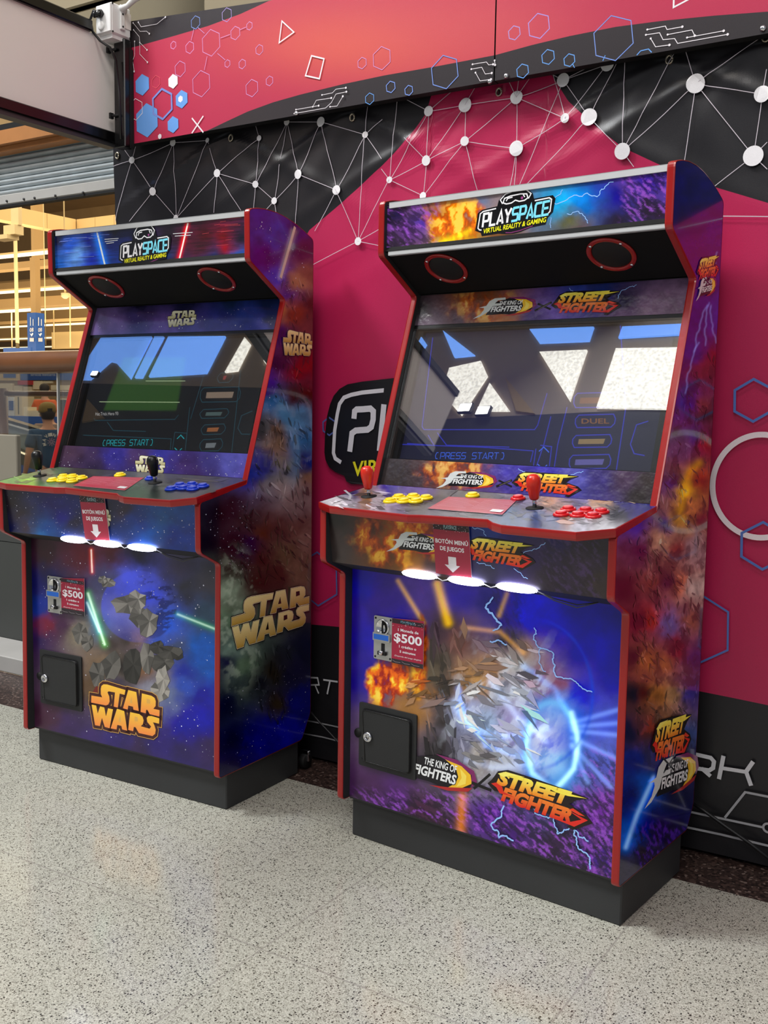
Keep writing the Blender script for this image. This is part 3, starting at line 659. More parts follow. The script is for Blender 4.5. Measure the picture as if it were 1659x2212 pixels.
# lower lettering and circuit traces
A.stroke([(668, 1494), (673, 1462), (690, 1463), (693, 1478), (676, 1478)], 3.6, (206, 206, 210)); A.stroke([(685, 1479), (692, 1496)], 3.6, (206, 206, 210))
A.stroke([(703, 1467), (733, 1471)], 4, (206, 206, 210)); A.stroke([(717, 1469), (711, 1497)], 4, (206, 206, 210))
LW = (222, 222, 226)
A.stroke([(1496, 1668), (1500, 1625), (1538, 1634), (1545, 1642), (1543, 1656), (1535, 1661), (1505, 1656)], 7.5, LW); A.stroke([(1520, 1658), (1536, 1672)], 7.5, LW)
A.stroke([(1565, 1632), (1556, 1678)], 7.5, LW); A.stroke([(1560, 1656), (1610, 1664)], 7.0, LW); A.stroke([(1628, 1644), (1614, 1664), (1624, 1692)], 7.5, LW)
A.stroke([(655, 1553), (680, 1557), (760, 1574), (900, 1600)], 3.2, (150, 150, 154), sub=.05); A.stroke([(648, 1580), (700, 1590), (760, 1605), (900, 1632)], 3.2, (150, 150, 154), sub=.05)
A.stroke([(1480, 1745), (1495, 1750), (1652, 1784)], 4.2, (176, 176, 180)); A.ring(1661, 1785, 8, 4, (176, 176, 180), n=20); A.stroke([(1470, 1779), (1560, 1799), (1700, 1832)], 4.2, (176, 176, 180))
A.stroke([(1569, 1762), (1612, 1708), (1700, 1725)], 4.2, (176, 176, 180))
o = A.build('printed_sheet', t); o.location = -t.location
for (x, y) in EY + [(256, 336)]:
    p = on_y(YW - .03, x, y + 1); m = MB(); q = []
    for k in range(25):
        a = 2 * math.pi * k / 24; q.append((.0075 * math.cos(a), 0, .0095 * math.sin(a)))
    m.tube(q, .0028, 'gold', n=8); m.box(-.0015, .0015, -.001, .02, -.006, .012, 'cable')
    e = m.build('eyelet', t); d = float(disp(np.array([p[0]]), np.array([p[2]]))[0]); e.location = Vector((p[0], YW - d - .003, p[2])) - t.location
tag(t, 'black and magenta hanging banner with white dots joined by lines, behind both arcade cabinets', 'banner')
# ================================================================== ARCADE CABINETS
def fillet(pts, r, closed=False, k=4):
    n = len(pts); out = []
    for i, p in enumerate(pts):
        if not closed and i in (0, n - 1): out.append(p); continue
        a = np.array(pts[i - 1], float); q = np.array(p, float); b = np.array(pts[(i + 1) % n], float)
        da, db = a - q, b - q; la, lb = np.hypot(*da), np.hypot(*db); rr = min(r, la * .4, lb * .4)
        s0, s1 = q + da / la * rr, q + db / lb * rr
        for j in range(k + 1):
            t = j / k; out.append(tuple((1 - t) ** 2 * s0 + 2 * t * (1 - t) * q + t * t * s1))
    return out
class Cab:
    def __init__(s, x, y, r, pf, arc):
        s.x, s.y, s.r, s.pf = x, y, r, pf; s.W = .78; s.hw = .39; s.hi = .372
        s.c, s.sn = math.cos(r), math.sin(r); s.root = empty('arcade_cabinet', (x, y, 0), r); s.arc = arc
    def W2(s, P):
        P = np.asarray(P, float); return np.stack([s.x + P[..., 0] * s.c - P[..., 1] * s.sn, s.y + P[..., 0] * s.sn + P[..., 1] * s.c, P[..., 2]], -1)
    def lray(s, px, py):
        d = ray(px, py); o = CO - np.array([s.x, s.y, 0]); f = lambda v: np.array([v[0] * s.c + v[1] * s.sn, -v[0] * s.sn + v[1] * s.c, v[2]])
        return f(o), f(d)
    def seg(s, a, b):
        a = np.array(a, float); b = np.array(b, float); L = np.hypot(*(b - a)); t = (b - a) / L; n = np.array([-t[1], t[0]])
        def f(u, v, o):
            u, v, o = np.broadcast_arrays(np.asarray(u, float), v, o)
            return np.stack([u, a[0] + t[0] * v + n[0] * o, a[1] + t[1] * v + n[1] * o], -1)
        def g(px, py):
            O, D = s.lray(px, py); k = ((a[0] - O[1]) * n[0] + (a[1] - O[2]) * n[1]) / (D[1] * n[0] + D[2] * n[1]); p = O + D * k
            return (p[0], (p[1] - a[0]) * t[0] + (p[2] - a[1]) * t[1])
        return f, g, L
    def side(s, u0):
        sg = 1 if u0 > 0 else -1
        def f(u, v, o):
            u, v, o = np.broadcast_arrays(np.asarray(u, float), v, o); return np.stack([u0 + sg * o, u, v], -1)
        def g(px, py):
            O, D = s.lray(px, py); p = O + D * ((u0 - O[0]) / D[0]); return (p[1], p[2])
        return f, g
    def art(s, fr, **k): return Art(fr[0], fr[1], world=s.W2, **k)
def slab(mb, f, poly, o0, o1, m): mb.prism(poly, o0, o1, 2, m, T=lambda u, v, o: tuple(f(u, v, o)))
def rect(u0, u1, v0, v1): return [(u0, v0), (u1, v0), (u1, v1), (u0, v1)]
def gridrect(u0, u1, v0, v1): return lambda a, b: (u0 + (u1 - u0) * a, v0 + (v1 - v0) * b)

def rockmod(c, x, y, m, seed=0, rot=0.6, colr=(150, 96, 190), dark=(28, 18, 34)):
    xr = x * math.cos(rot) + y * math.sin(rot); yr = -x * math.sin(rot) + y * math.cos(rot)
    n = fbm(xr, yr * 2.6, 34, seed, 5); rg = 1 - np.abs(2 * n - 1)
    f2 = fbm(xr * 1.0, yr * 3.2, 15, seed + 3, 4)
    c = over(c, dark, m * 0.75 * ss(.52, .38, f2)); return over(c, colr, m * 0.85 * ss(.80, .93, rg) * ss(.40, .60, f2))
def flames(c, x, y, m, seed=0, sc=22):
    n = fbm(x + 12 * (fbm(x, y, 16, seed + 9) - .5), y * .55 + 8 * fbm(x, y, 12, seed + 4), sc, seed, 5)
    c = over(c, (150, 44, 8), m * ss(.30, .45, n)); c = over(c, (232, 120, 20), m * ss(.42, .55, n)); return over(c, (255, 222, 120), m * ss(.55, .68, n))
def blob(x, y, cx, cy, rx, ry, soft=.35, seed=0, j=.4):
    d = np.sqrt(((x - cx) / rx) ** 2 + ((y - cy) / ry) ** 2) + j * (fbm(x, y, max(rx, ry) * .5, seed) - .5) * 2
    return 1 - ss(1 - soft, 1 + soft, d)
BOLT = (150, 196, 255)
def bolt_art(A, lists, w=1.6, seed=3, amp=.22):
    for i, (a, b2, ww) in enumerate(lists): A.stroke(zigzag(a, b2, amp, 4, seed + i), w * ww, BOLT)

def playspace(A, o, e, t, scale=1.0):
    """headset emblem over the two-line lettering: o = baseline left of the big word, e = its right end, t = its top left"""
    a, ex, ey = A._aff(o, e, t); P = lambda x, y: tuple(a + ex * x + ey * y); Hh = np.hypot(*ey) * A.ppm
    sy = lambda y: (-.25 + (y + .25) * .55) if y < -.25 else (y if y < 1.42 else 1.42 + (y - 1.42) * scale)
    def poly(l, c): A.poly([P(q[0], sy(q[1])) for q in l], c, uv=True)
    def st(l, w_, c): A.stroke([P(q[0], sy(q[1])) for q in l], w_ * Hh, c, uv=True)
    k = (12, 11, 14)
    poly([(-.09, 1.15), (-.02, 1.38), (.22, 1.42), (.24, 1.9), (.34, 2.45), (.50, 2.62), (.66, 2.45), (.76, 1.9), (.78, 1.42), (1.06, 1.40), (1.10, 1.1), (1.07, .1), (1.0, -.25), (.97, -1.15), (.75, -1.2), (.60, -1.55), (.5, -1.62), (.38, -1.5), (.25, -1.2), (-.01, -1.15), (-.03, -.62), (-.12, -.2)], k)
    A.lay += 1
    st([(.70, 1.55), (.735, 1.9), (.66, 2.30), (.50, 2.45), (.34, 2.30), (.265, 1.9), (.30, 1.55)], .09, (236, 236, 240))
    st([(.31, 1.60), (.33, 1.95), (.42, 2.06), (.58, 2.06), (.67, 1.95), (.69, 1.60), (.64, 1.45), (.56, 1.45), (.50, 1.62), (.44, 1.45), (.36, 1.45), (.31, 1.60)], .10, (236, 236, 240))
    st([(.36, 1.72), (.38, 1.90), (.45, 1.92)], .09, (236, 236, 240)); st([(.62, 1.92), (.64, 1.74)], .09, (236, 236, 240)); A.disc(*P(.60, 1.68), .11 * Hh, (150, 70, 130), n=12, uv=True)
    st([(.20, 1.25), (.0, 1.22), (-.045, 1.08), (-.075, -.05), (-.05, -.2), (-.02, -.25)], .10, (236, 236, 240)); st([(.80, 1.25), (1.01, 1.25), (1.045, 1.1), (1.03, .2), (1.0, .05)], .10, (236, 236, 240))
    st([(.37, -1.28), (.45, -1.42), (.58, -1.36), (.78, -1.02)], .07, (130, 50, 110))
    X = lambda x, y: tuple(a + ex * x + ey * y)
    n = 9; gp = .34; cw = 1 / (n + gp * (n - 1)); W_, H_ = np.hypot(*ex), np.hypot(*ey)
    for i, ch in enumerate('PLAYSPACE'):
        c = (240, 240, 244) if i < 4 else (128, 222, 244)
        for stt in G[ch]:
            q = np.array([[(x * cw + i * cw * (1 + gp)) * W_ + .10 * y * H_, y * H_] for x, y in stt]); V, F = stroke_geo(q, .19 * H_)
            A.lay -= 1; A.put(a + V[:, :1] / W_ * ex + V[:, 1:] / H_ * ey, F, c)
    A.lay += 1
    A.text('VIRTUAL REALITY & GAMING', 0, 0, 0, (240, 236, 40)) if False else None
    V, F = text_norm('VIRTUAL REALITY & GAMING', .02, .2); aa = a + ex * .02 + ey * -.56
    A.put(aa + V[:, :1] * ex * .96 + V[:, 1:] * ey * .36, F, (244, 240, 30))

def versus(A, o, e, t, which='both'):
    """two-game title: silver lettering with a flame crescent on the left, X, brush lettering in yellow to red on the right"""
    a, ex, ey = A._aff(o, e, t); P = lambda x, y: tuple(a + ex * x + ey * y); Hh = np.hypot(*ey) * A.ppm
    def poly(l, c): A.poly([P(*q) for q in l], c, uv=True)
    def txt(body, x0, x1, y0, y1, c, off=0.0, shear=0.0, grad=None, tilt=0.0):
        V, F = text_norm(body, off, shear); p = a + np.outer(x0 + V[:, 0] * (x1 - x0), ex) + np.outer(y0 + V[:, 1] * (y1 - y0) + tilt * V[:, 0], ey)
        if grad is None: A.put(p, F, c)
        else:
            q = np.clip(V[:, 1], 0, 1)[:, None]; A.put(p, F, (lin(c)[None] * (1 - q) + lin(grad)[None] * q) * A.gain, raw=True)
    if which in ('both', 'left', 'leftcut'):
        poly([(.08, .1), (.12, .75), (.24, .98), (.33, .95), (.40, .80), (.43, .5), (.40, .25), (.30, .05), (.2, .12)], (16, 12, 20))
        poly([(.30, .12), (.36, .18), (.415, .42), (.405, .66), (.355, .84), (.27, .90), (.33, .72), (.345, .5), (.335, .3)], (240, 190, 40))
        poly([(.34, .20), (.385, .36), (.385, .6), (.35, .76), (.362, .5)], (250, 222, 90)); poly([(.355, .84), (.27, .90), (.22, .98), (.33, .98), (.42, .80), (.44, .5), (.415, .3), (.41, .66)], (126, 34, 96))
        poly([(.30, .12), (.20, .02), (.30, .02), (.40, .16), (.42, .3)], (176, 40, 40))
        if which != 'leftcut':
            A.lay += 1
            poly([(.015, .52), (.07, .60), (.085, .84), (.12, .98), (.20, 1.0), (.205, .88), (.15, .86), (.13, .70), (.185, .70), (.18, .58), (.12, .56), (.10, .30), (.04, .02), (-.01, -.08), (.04, .16), (.06, .40), (.055, .50)], (208, 214, 212))
        txt('THE KING OF', .165, .335, .60, .80, (236, 238, 238), .02, .15); txt('FIGHTERS', .115, .335, .26, .52, (20, 20, 22), .09, .15); A.lay += 1; txt('FIGHTERS', .115, .335, .26, .52, (232, 234, 234), .035, .15)
    if which == 'both':
        A.stroke([P(.44, .22), P(.54, .60)], .11 * Hh, (18, 14, 16), uv=True); A.stroke([P(.545, .25), P(.45, .56)], .09 * Hh, (18, 14, 16), uv=True)
        A.stroke([P(.46, .26), P(.535, .56)], .03 * Hh, (110, 96, 90), uv=True)
    if which in ('both', 'right'):
        x0 = .56 if which == 'both' else 0.0; k = (1 - x0)
        Q = lambda l: [(x0 + k * x, y) for x, y in l]
        poly(Q([(-.04, .46), (.0, .62), (.06, .98), (.16, 1.12), (.45, 1.10), (.74, 1.05), (.98, .98), (.86, .80), (.80, .62), (.98, .42), (1.04, .24), (.86, -.18), (.80, -.14), (.86, .04), (.50, .10), (.15, .14), (.10, .30), (.04, .28)]), (24, 12, 12)); A.lay += 1
        txt('STREET', x0 + k * .07, x0 + k * .80, .56, .98, (238, 130, 26), .06, .25, grad=(252, 240, 90), tilt=.02); poly(Q([(.52, .97), (.70, .94), (.96, .96), (.78, .86), (.66, .86)]), (250, 232, 80)); poly(Q([(.06, .90), (.14, 1.04), (.34, 1.05), (.20, .96), (.12, .84)]), (252, 240, 110))
        txt('FIGHTER', x0 + k * .13, x0 + k * .82, .06, .48, (216, 30, 20), .06, .25, grad=(240, 130, 40), tilt=-.04)
        poly(Q([(.0, .50), (.05, .58), (.12, .50), (.14, .34), (.26, .28), (.10, .26), (.06, .42)]), (214, 40, 26)); poly(Q([(.80, .40), (.99, .28), (.87, -.06), (.64, .00), (.82, .04), (.93, .24)]), (220, 40, 28)); poly(Q([(.84, .52), (.96, .38), (.90, .36), (.80, .44)]), (226, 60, 30))

def build_cabinet(K, D):
    pf, root, hw, hi = K.pf, K.root, K.hw, K.hi
    A_, B_, C_, D_, F_, G_, H_, I_, J_, K_ = [pf[k] for k in 'ABCDFGHIJK']
    # plinth
    m = MB(); m.box(-.3775, .3775, .0445, .385, 0.0, .118, 'plinth', bev=.003); m.build('plinth', root)
    # side panels with their edge molding
    out = [A_, B_, C_, D_, (F_[0] - .004, F_[1] - .012), F_, G_, H_, I_] + K.arc + [J_, K_, (.385, A_[1])]
    outline = fillet(out, .010, closed=True)
    for sg in (1, -1):
        m = MB(); a, b = (sg * hi, sg * (hw - .0006)); m.prism(outline, min(a, b), max(a, b), 0, 'black')
        if sg == 1:
            Ar = K.art(K.side(hw - .0004), m='printg', ppm=800, gain=D.get('sgain', 1.5)); Ar.sat = 1.2
            pts = np.array(outline); zs = np.linspace(pts[:, 1].min() + .001, pts[:, 1].max() - .001, 420)
            lo, hi2 = [], []
            for z in zs:
                c = []
                for p, q in zip(outline, outline[1:] + outline[:1]):
                    if (p[1] - z) * (q[1] - z) <= 0 and p[1] != q[1]: c.append(p[0] + (q[0] - p[0]) * (z - p[1]) / (q[1] - p[1]))
                lo.append(min(c)); hi2.append(max(c))
            lo, hi2 = np.array(lo), np.array(hi2)
            Ar.grid(lambda a2, b2: (np.interp(b2, np.linspace(0, 1, 420), lo) * (1 - a2) + np.interp(b2, np.linspace(0, 1, 420), hi2) * a2, np.interp(b2, np.linspace(0, 1, 420), zs)), 110, 460, D['side'])
            Ar.clip = outline; D['side_art'](Ar); m2 = Ar
            m2.V += m.V; m2.C += m.C
            for f, mi in zip(m.F, m.M): m2.F.append(tuple(i + m2.n for i in f)); m2.M.append(m2.mi(m.mats[mi])); m2.sm.append(False)
            m2.n += m.n; m = m2
        else:
            Ar = MB(); Ar.prism(outline, -(hw - .0002), -(hw - .0006), 0, D['farside']); m = MB(); m.prism(outline, -(hw - .0006), -hi, 0, 'black'); m.prism(outline, -(hw - .0001), -(hw - .0006), 0, D['farside'])
        sp = m.build('side_panel', root)
        e = MB(); N = len(outline); V = []; F = []; pr = [(0.0, 0.0), (.0004, .0016), (.0035, .0026), (.0145, .0026), (.0176, .0016), (.018, 0.0)]
        for i, p in enumerate(outline):
            a = np.array(outline[i - 1]); q = np.array(p); b = np.array(outline[(i + 1) % N]); t = (b - a) / (np.hypot(*(b - a)) + 1e-9); n = np.array([t[1], -t[0]])
            if i == 0: ref = n
            for du, do in pr: V.append((sg * (hi + du), q[0] - n[0] * do, q[1] - n[1] * do))
        ctr = np.mean(outline, 0)
        chk = np.array(V[2][1:]) - np.array(outline[0]);
        if np.dot(chk, np.array(outline[0]) - ctr) < 0: V = [(v[0], 2 * outline[k // 6][0] - v[1], 2 * outline[k // 6][1] - v[2]) for k, v in enumerate(V)]
        for i in range(N):
            for k in range(5): F.append((i * 6 + k, i * 6 + k + 1, ((i + 1) % N) * 6 + k + 1, ((i + 1) % N) * 6 + k))
        e.add(V, F, 'red', smooth=False); e.build('edge_molding', sp)
    # carcass behind the panels
    m = MB(); m.prism([(J_[0] - .012, J_[1] - .004), (K_[0] - .012, K_[1] + .02), (K_[0] - .024, K_[1] + .02), (J_[0] - .024, J_[1] - .012)], -hi, hi, 0, 'black'); m.build('back_panel', root)
    top = [(I_[0] + .010, I_[1] - .006)] + [(p[0], p[1] - .006) for p in K.arc] + [(J_[0] - .012, J_[1] - .006)]
    m = MB(); m.prism(top + [(p[0], p[1] - .010) for p in top[::-1]], -hi, hi, 0, 'gloss_black'); m.build('top_cover', root)
    m = MB(); m.prism([(.045, .10), (.385, .10), (.40, .16), (.40, .17), (.045, .12)], -hi, hi, 0, 'black'); m.build('floor_board', root)
    # lower front panel
    yF = .0265; fr = K.seg((yF, .106), (yF, .712)); f, g, L = fr
    Ar = K.art(fr, m='print', gain=D.get('fgain', 1.2)); Ar.sat = 1.25; slab(Ar, f, rect(-hi, hi, 0, L), -.014, -.0002, 'black')
    Ar.grid(gridrect(-hi, hi, .004, L), 330, 290, D['front']); Ar.clip = rect(-hi, hi, .004, L); D['front_art'](Ar); Ar.build('front_panel', root)
    # cash door
    q = [g(*p) for p in D['door']]; u0, u1 = q[0][0], q[1][0]; v0, v1 = (q[3][1] + q[2][1]) / 2, (q[0][1] + q[1][1]) / 2
    u0 = (q[0][0] + q[3][0]) / 2; u1 = (q[1][0] + q[2][0]) / 2
    m = MB(); w_ = .016
    slab(m, f, fillet(rect(u0, u1, v0, v1), .006, True), .0, .005, 'black'); slab(m, f, fillet(rect(u0 + w_ * .8, u1 - w_ * .8, v0 + w_ * .8, v1 - w_ * .8), .01, True), .005, .0056, 'deep')
    door = m.build('cash_door', root)
    m = MB(); slab(m, f, fillet(rect(u0 + w_, u1 - w_, v0 + w_, v1 - w_), .010, True), .0056, .0115, 'black'); 
    m.tube([tuple(f(a, b, .0116)) for a, b in fillet(rect(u0 + w_, u1 - w_, v0 + w_, v1 - w_), .010, True) + [(u0 + w_ + .01, v0 + w_)]], .0013, 'gloss_black', n=6); m.build('door_leaf', door)
    ql = g(*D['lock']); o = f(ql[0], ql[1], .0116); m = MB()
    m.lathe([(.0135, 0), (.0135, .004), (.011, .007), (.0065, .0075), (.0060, .005), (0, .005)], o, (0, -1, 0), 'chrome', n=24); m.lathe([(.0045, 0), (.0045, .0015), (0, .0016)], o + np.array([0, -.005, 0]), (0, -1, 0), 'steel', n=12); m.box(o[0] - .0008, o[0] + .0008, o[1] - .0072, o[1] - .006, o[2] - .003, o[2] + .003, 'deep'); m.build('lock', door)
    m = MB(); m.lathe([(.012, 0), (.012, .005), (0, .006)], f(u0 - .004, ql[1], 0), (0, -1, 0), 'deep', n=16); m.build('hinge_boss', door)
    # coin acceptor
    q = [g(*p) for p in D['coin']]; u0, u1, v0, v1 = q[0][0], q[1][0], (q[3][1] + q[2][1]) / 2, (q[0][1] + q[1][1]) / 2
    m = MB(); slab(m, f, fillet(rect(u0, u1, v0, v1), .004, True), 0, .006, 'steel'); uc, H = (u0 + u1) / 2, v1 - v0
    for a, b in ((u0 + .005, v1 - .006), (u1 - .005, v1 - .006), (u0 + .005, v0 + .006), (u1 - .005, v0 + .006)): m.lathe([(.003, 0), (.002, .0015), (0, .002)], f(a, b, .006), (0, -1, 0), 'deep', n=10)
    ca = m.build('coin_acceptor', root)
    m = MB(); o = f(uc, v1 - H * .24, .006); r_ = (u1 - u0) * .36; m.lathe([(r_, 0), (r_, .003), (r_ * .86, .005), (r_ * .84, .003), (0, .003)], o, (0, -1, 0), 'chrome', n=28); m.box(o[0] - .0016, o[0] + .0016, o[1] - .0042, o[1] - .003, o[2] - r_ * .75, o[2] + r_ * .75, 'deep'); m.build('coin_slot', ca)
    m = MB(); slab(m, f, rect(u0 + .001, u1 - .003, v0 + H * .44, v0 + H * .62), .006, .012, 'steel'); slab(m, f, rect(u0 + .004, u1 - .007, v0 + H * .47, v0 + H * .59), .012, .0126, 'lcd'); m.build('counter_display', ca)
    m = MB(); o = f(uc + .002, v0 + H * .22, .006); slab(m, f, rect(uc - .012, uc + .013, v0 + H * .12, v0 + H * .20), .006, .012, 'deep'); slab(m, f, rect(uc - .004, uc + .006, v0 + H * .16, v0 + H * .38), .006, .007, 'deep'); m.lathe([(.006, 0), (.006, .008), (.004, .010), (0, .010)], f(uc, v0 + H * .17, .008), (0, -1, .2), 'chrome', n=14); m.build('reject_lever', ca)
    # price card
    q = [g(*p) for p in D['price']]; AP = K.art((f, g, L), m='paper', ppm=790); AP.lay = 0; slab(AP, f, q, .0060, .0068, 'white_pl'); AP.base = .0069
    AP.lay = 1; AP.poly(q, (168, 32, 62), uv=True); a = np.array(q[3]); ex = np.array(q[2]) - a; ey = np.array(q[0]) - a; Q = lambda x, y: a + ex * x + ey * y
    AP.poly([Q(0, .90), Q(1, .90), Q(1, 1), Q(0, 1)], (52, 30, 40), uv=True); AP.poly([Q(0, 0), Q(1, 0), Q(1, D.get('pfoot', .10)), Q(0, D.get('pfoot', .10))], (48, 40, 46), uv=True)
    def tx(body, x0, x1, y0, y1, off, c=(244, 240, 242)):
        V, F = text_norm(body, off); AP.put(a + np.outer(x0 + V[:, 0] * (x1 - x0), ex) + np.outer(y0 + V[:, 1] * (y1 - y0), ey), F, c)
    tx('PLAYSPACE', .28, .72, .93, .975, .02, (90, 160, 180))
    tx('1 Moneda de', .20, .84, .74, .80, .02); tx('$500', .08, .94, .50, .68, .025); tx('1 crédito o', .24, .78, .375, .43, .02); tx('5 minutos', .26, .76, .265, .315, .02); tx('(Depende del juego elegido)', .10, .94, .165, .195, .0)
    r = random.Random(2)
    for _ in range(26): AP.disc(*(a + ex * r.random() + ey * (.84 + .14 * r.random())), .7, (235, 200, 210), n=5, uv=True)
    for k in range(3): AP.stroke([Q(.05 + .3 * k, .07), Q(.14 + .3 * k, .04), Q(.30 + .3 * k, .045)], .8, (150, 140, 146), uv=True)
    AP.build('price_card', root)
    # control box front
    Pa, Pb = (-.052, C_[1] - .004), (D_[0] + .006, D_[1] - .001); fr = K.seg(Pa, Pb); f, g, L = fr
    Ar = K.art(fr, m='print', gain=D.get('bgain', 1.1)); Ar.sat = 1.2; slab(Ar, f, rect(-hi, hi, 0, L), -.015, -.0002, 'black'); Ar.grid(gridrect(-hi, hi, 0, L), 300, 70, D['box']); Ar.clip = rect(-hi, hi, 0, L); D['box_art'](Ar); Ar.build('control_box_panel', root)
    m = MB(); m.prism([(Pa[0], Pa[1] - .0005), (yF + .01, B_[1] + .004), (yF + .01, B_[1] + .016), (Pa[0] + .004, Pa[1] + .012)], -hi, hi, 0, 'black'); m.build('control_box_underside', root)
    # hanging notice on the control box
    q = [g(*p) for p in D['notice']]; AP = K.art(fr, m='paper', ppm=790); fo = f
    slab(AP, f, q, .0040, .0046, 'white_pl'); AP.base = .0047; AP.poly(q, (170, 44, 68), uv=True); a = np.array(q[3]); ex = np.array(q[2]) - a; ey = np.array(q[0]) - a; Q = lambda x, y: a + ex * x + ey * y
    AP.poly([Q(0, .86), Q(1, .86), Q(1, 1), Q(0, 1)], (50, 34, 42), uv=True)
    tx('PLAYSPACE', .30, .66, .89, .955, .03, (150, 190, 196))
    if not D.get('lowtext'): tx('BOTÓN MENÚ', .05, .95, .605, .68, .03); tx('DE JUEGOS', .17, .83, .47, .545, .03)
    else: tx('BOTÓN MENÚ', .05, .95, .60, .68, .03); tx('DE JUEGOS', .17, .83, .45, .53, .03)
    AP.poly([Q(.38, .36), Q(.60, .36), Q(.60, .20), Q(.70, .20), Q(.49, .06), Q(.27, .20), Q(.38, .20)], (240, 234, 236), uv=True)
    for _ in range(34): AP.disc(*(a + ex * r.random() + ey * (.84 + .15 * r.random())), .7, (225, 190, 200), n=5, uv=True)
    AP.build('menu_notice', root)
    # led lamps clipped under the box edge
    nodes = []
    for (x0, y0, x1, y1) in D['leds']:
        O, Dd = K.lray((x0 + x1) / 2, (y0 + y1) / 2); yy = Pa[0] - .004; p = O + Dd * ((yy - O[1]) / Dd[1])
        O, Dd = K.lray(x0, y0 + 5); pa = O + Dd * ((yy - O[1]) / Dd[1]); O, Dd = K.lray(x1, y1 - 5); pb = O + Dd * ((yy - O[1]) / Dd[1])
        hwid = (pb[0] - pa[0]) / 2; m = MB(); V = []; Fc = []; nu, nv = 14, 9
        for i in range(nu + 1):
            s_ = -1 + 2 * i / nu; prof = (1 - abs(s_) ** 2.6) ** .5 if abs(s_) < 1 else 0
            for j in range(nv): t = 2 * math.pi * j / nv; V.append((s_ * hwid, -.008 * prof * math.cos(t) - .002, .0100 * prof * math.sin(t)))
        for i in range(nu):
            for j in range(nv): Fc.append((i * nv + j, i * nv + (j + 1) % nv, (i + 1) * nv + (j + 1) % nv, (i + 1) * nv + j))
        rot = math.radians(-38); V = [(x, y * math.cos(rot) - z * math.sin(rot), y * math.sin(rot) + z * math.cos(rot)) for x, y, z in V]
        m.add(V, Fc, 'led', smooth=True); m.box(-hwid * .9, hwid * .9, .004, .008, -.004, .012, 'white_pl'); o = m.build('led_lamp', root); o.location = p; nodes.append((p, hwid))
    for (p, h), (p2, h2) in zip(nodes[:-1], nodes[1:]):
        m = MB(); m.tube([p + np.array([h * .9, .002, 0]), (p + p2) / 2 + np.array([0, 0, -.006]), p2 - np.array([h2 * .9, -.002, 0])], .0013, 'white_pl', n=6); m.build('link_wire', root)
    p, h = nodes[-1]
    for k, cm in ((0, 'cable'), (1, 'cablegrey')): m = MB(); m.tube([p + np.array([h * .9, .003, 0]), p + np.array([h + .04, -.003, -.010 - .004 * k]), p + np.array([h + .09, .004, -.018 - .006 * k]), p + np.array([h + .13, .02, -.010])], .0014, cm, n=6); m.build('lamp_wire', root)
    # control board
    bt = D['board']; a, b = (D_[0], D_[1] + .018), (F_[0] + .01, F_[1] + .0015); fr = K.seg(a, b); f, g, L = fr
    poly = [(u, (y - a[0]) / math.cos(math.atan2(b[1] - a[1], b[0] - a[0]))) for u, y in bt]
    Ar = K.art(fr, m='boardprint', gain=D.get('cgain', .72)); Ar.sat = 1.35; slab(Ar, f, poly, -.018, -.0003, 'black')
    us = np.array([p[0] for p in poly]); xs_ = sorted(set(us.tolist()))
    lowf = [p for p in poly if p[1] < .06]; lu = np.array([p[0] for p in sorted(lowf)]); lv = np.array([p[1] for p in sorted(lowf)])
    Ar.grid(lambda A2, B2: ((-.3872 + .7744 * A2), np.interp(-.3872 + .7744 * A2, lu, lv) + .001 + (max(p[1] for p in poly) - np.interp(-.3872 + .7744 * A2, lu, lv) - .001) * B2), 300, 60, D['top']); D['top_art'](Ar)
    brd = Ar.build('control_board', root)
    e = MB(); fl = poly; N = len(fl); V = []; F = []
    for i, p in enumerate(fl):
        pa, q, pb = np.array(fl[i - 1]), np.array(p), np.array(fl[(i + 1) % N]); t = (pb - pa) / np.hypot(*(pb - pa)); n = np.array([t[1], -t[0]])
        if i == 0: sgn = 1 if np.dot(n, q - np.mean(fl, 0)) > 0 else -1
        for do, oo in ((0, .0006), (.002, -.0006), (.003, -.005), (.003, -.013), (.002, -.0175), (0, -.0186)): V.append(tuple(f(q[0] + sgn * n[0] * do, q[1] + sgn * n[1] * do, oo)))
    for i in range(N):
        for k in range(5): F.append((i * 6 + k, i * 6 + k + 1, ((i + 1) % N) * 6 + k + 1, ((i + 1) % N) * 6 + k))
    e.add(V, F, 'red'); e.build('board_molding', brd)
    up = (f(0, 0, 1) - f(0, 0, 0))
    # rules card lying under the clear top sheet
    q = [g(*p) for p in D['rules']]; AP = K.art(fr, m='boardprint', ppm=790); slab(AP, f, q, .0012, .0016, 'white_pl'); AP.base = .0017; AP.poly(q, (168, 44, 66), uv=True); a2 = np.array(q[3]); ex = np.array(q[2]) - a2; ey = np.array(q[0]) - a2
    for c_ in range(2):
        for k in range(8): x0 = .05 + .48 * c_; AP.stroke([a2 + ex * x0 + ey * (.9 - .09 * k), a2 + ex * (x0 + .34 + .06 * ((k * 7) % 3)) + ey * (.9 - .09 * k)], .8, (226, 168, 180), uv=True)
    AP.poly([a2 + ex * .80 + ey * .12, a2 + ex * .95 + ey * .12, a2 + ex * .95 + ey * .30, a2 + ex * .80 + ey * .30], (222, 222, 222), uv=True)
    AP.build('rules_card', root)
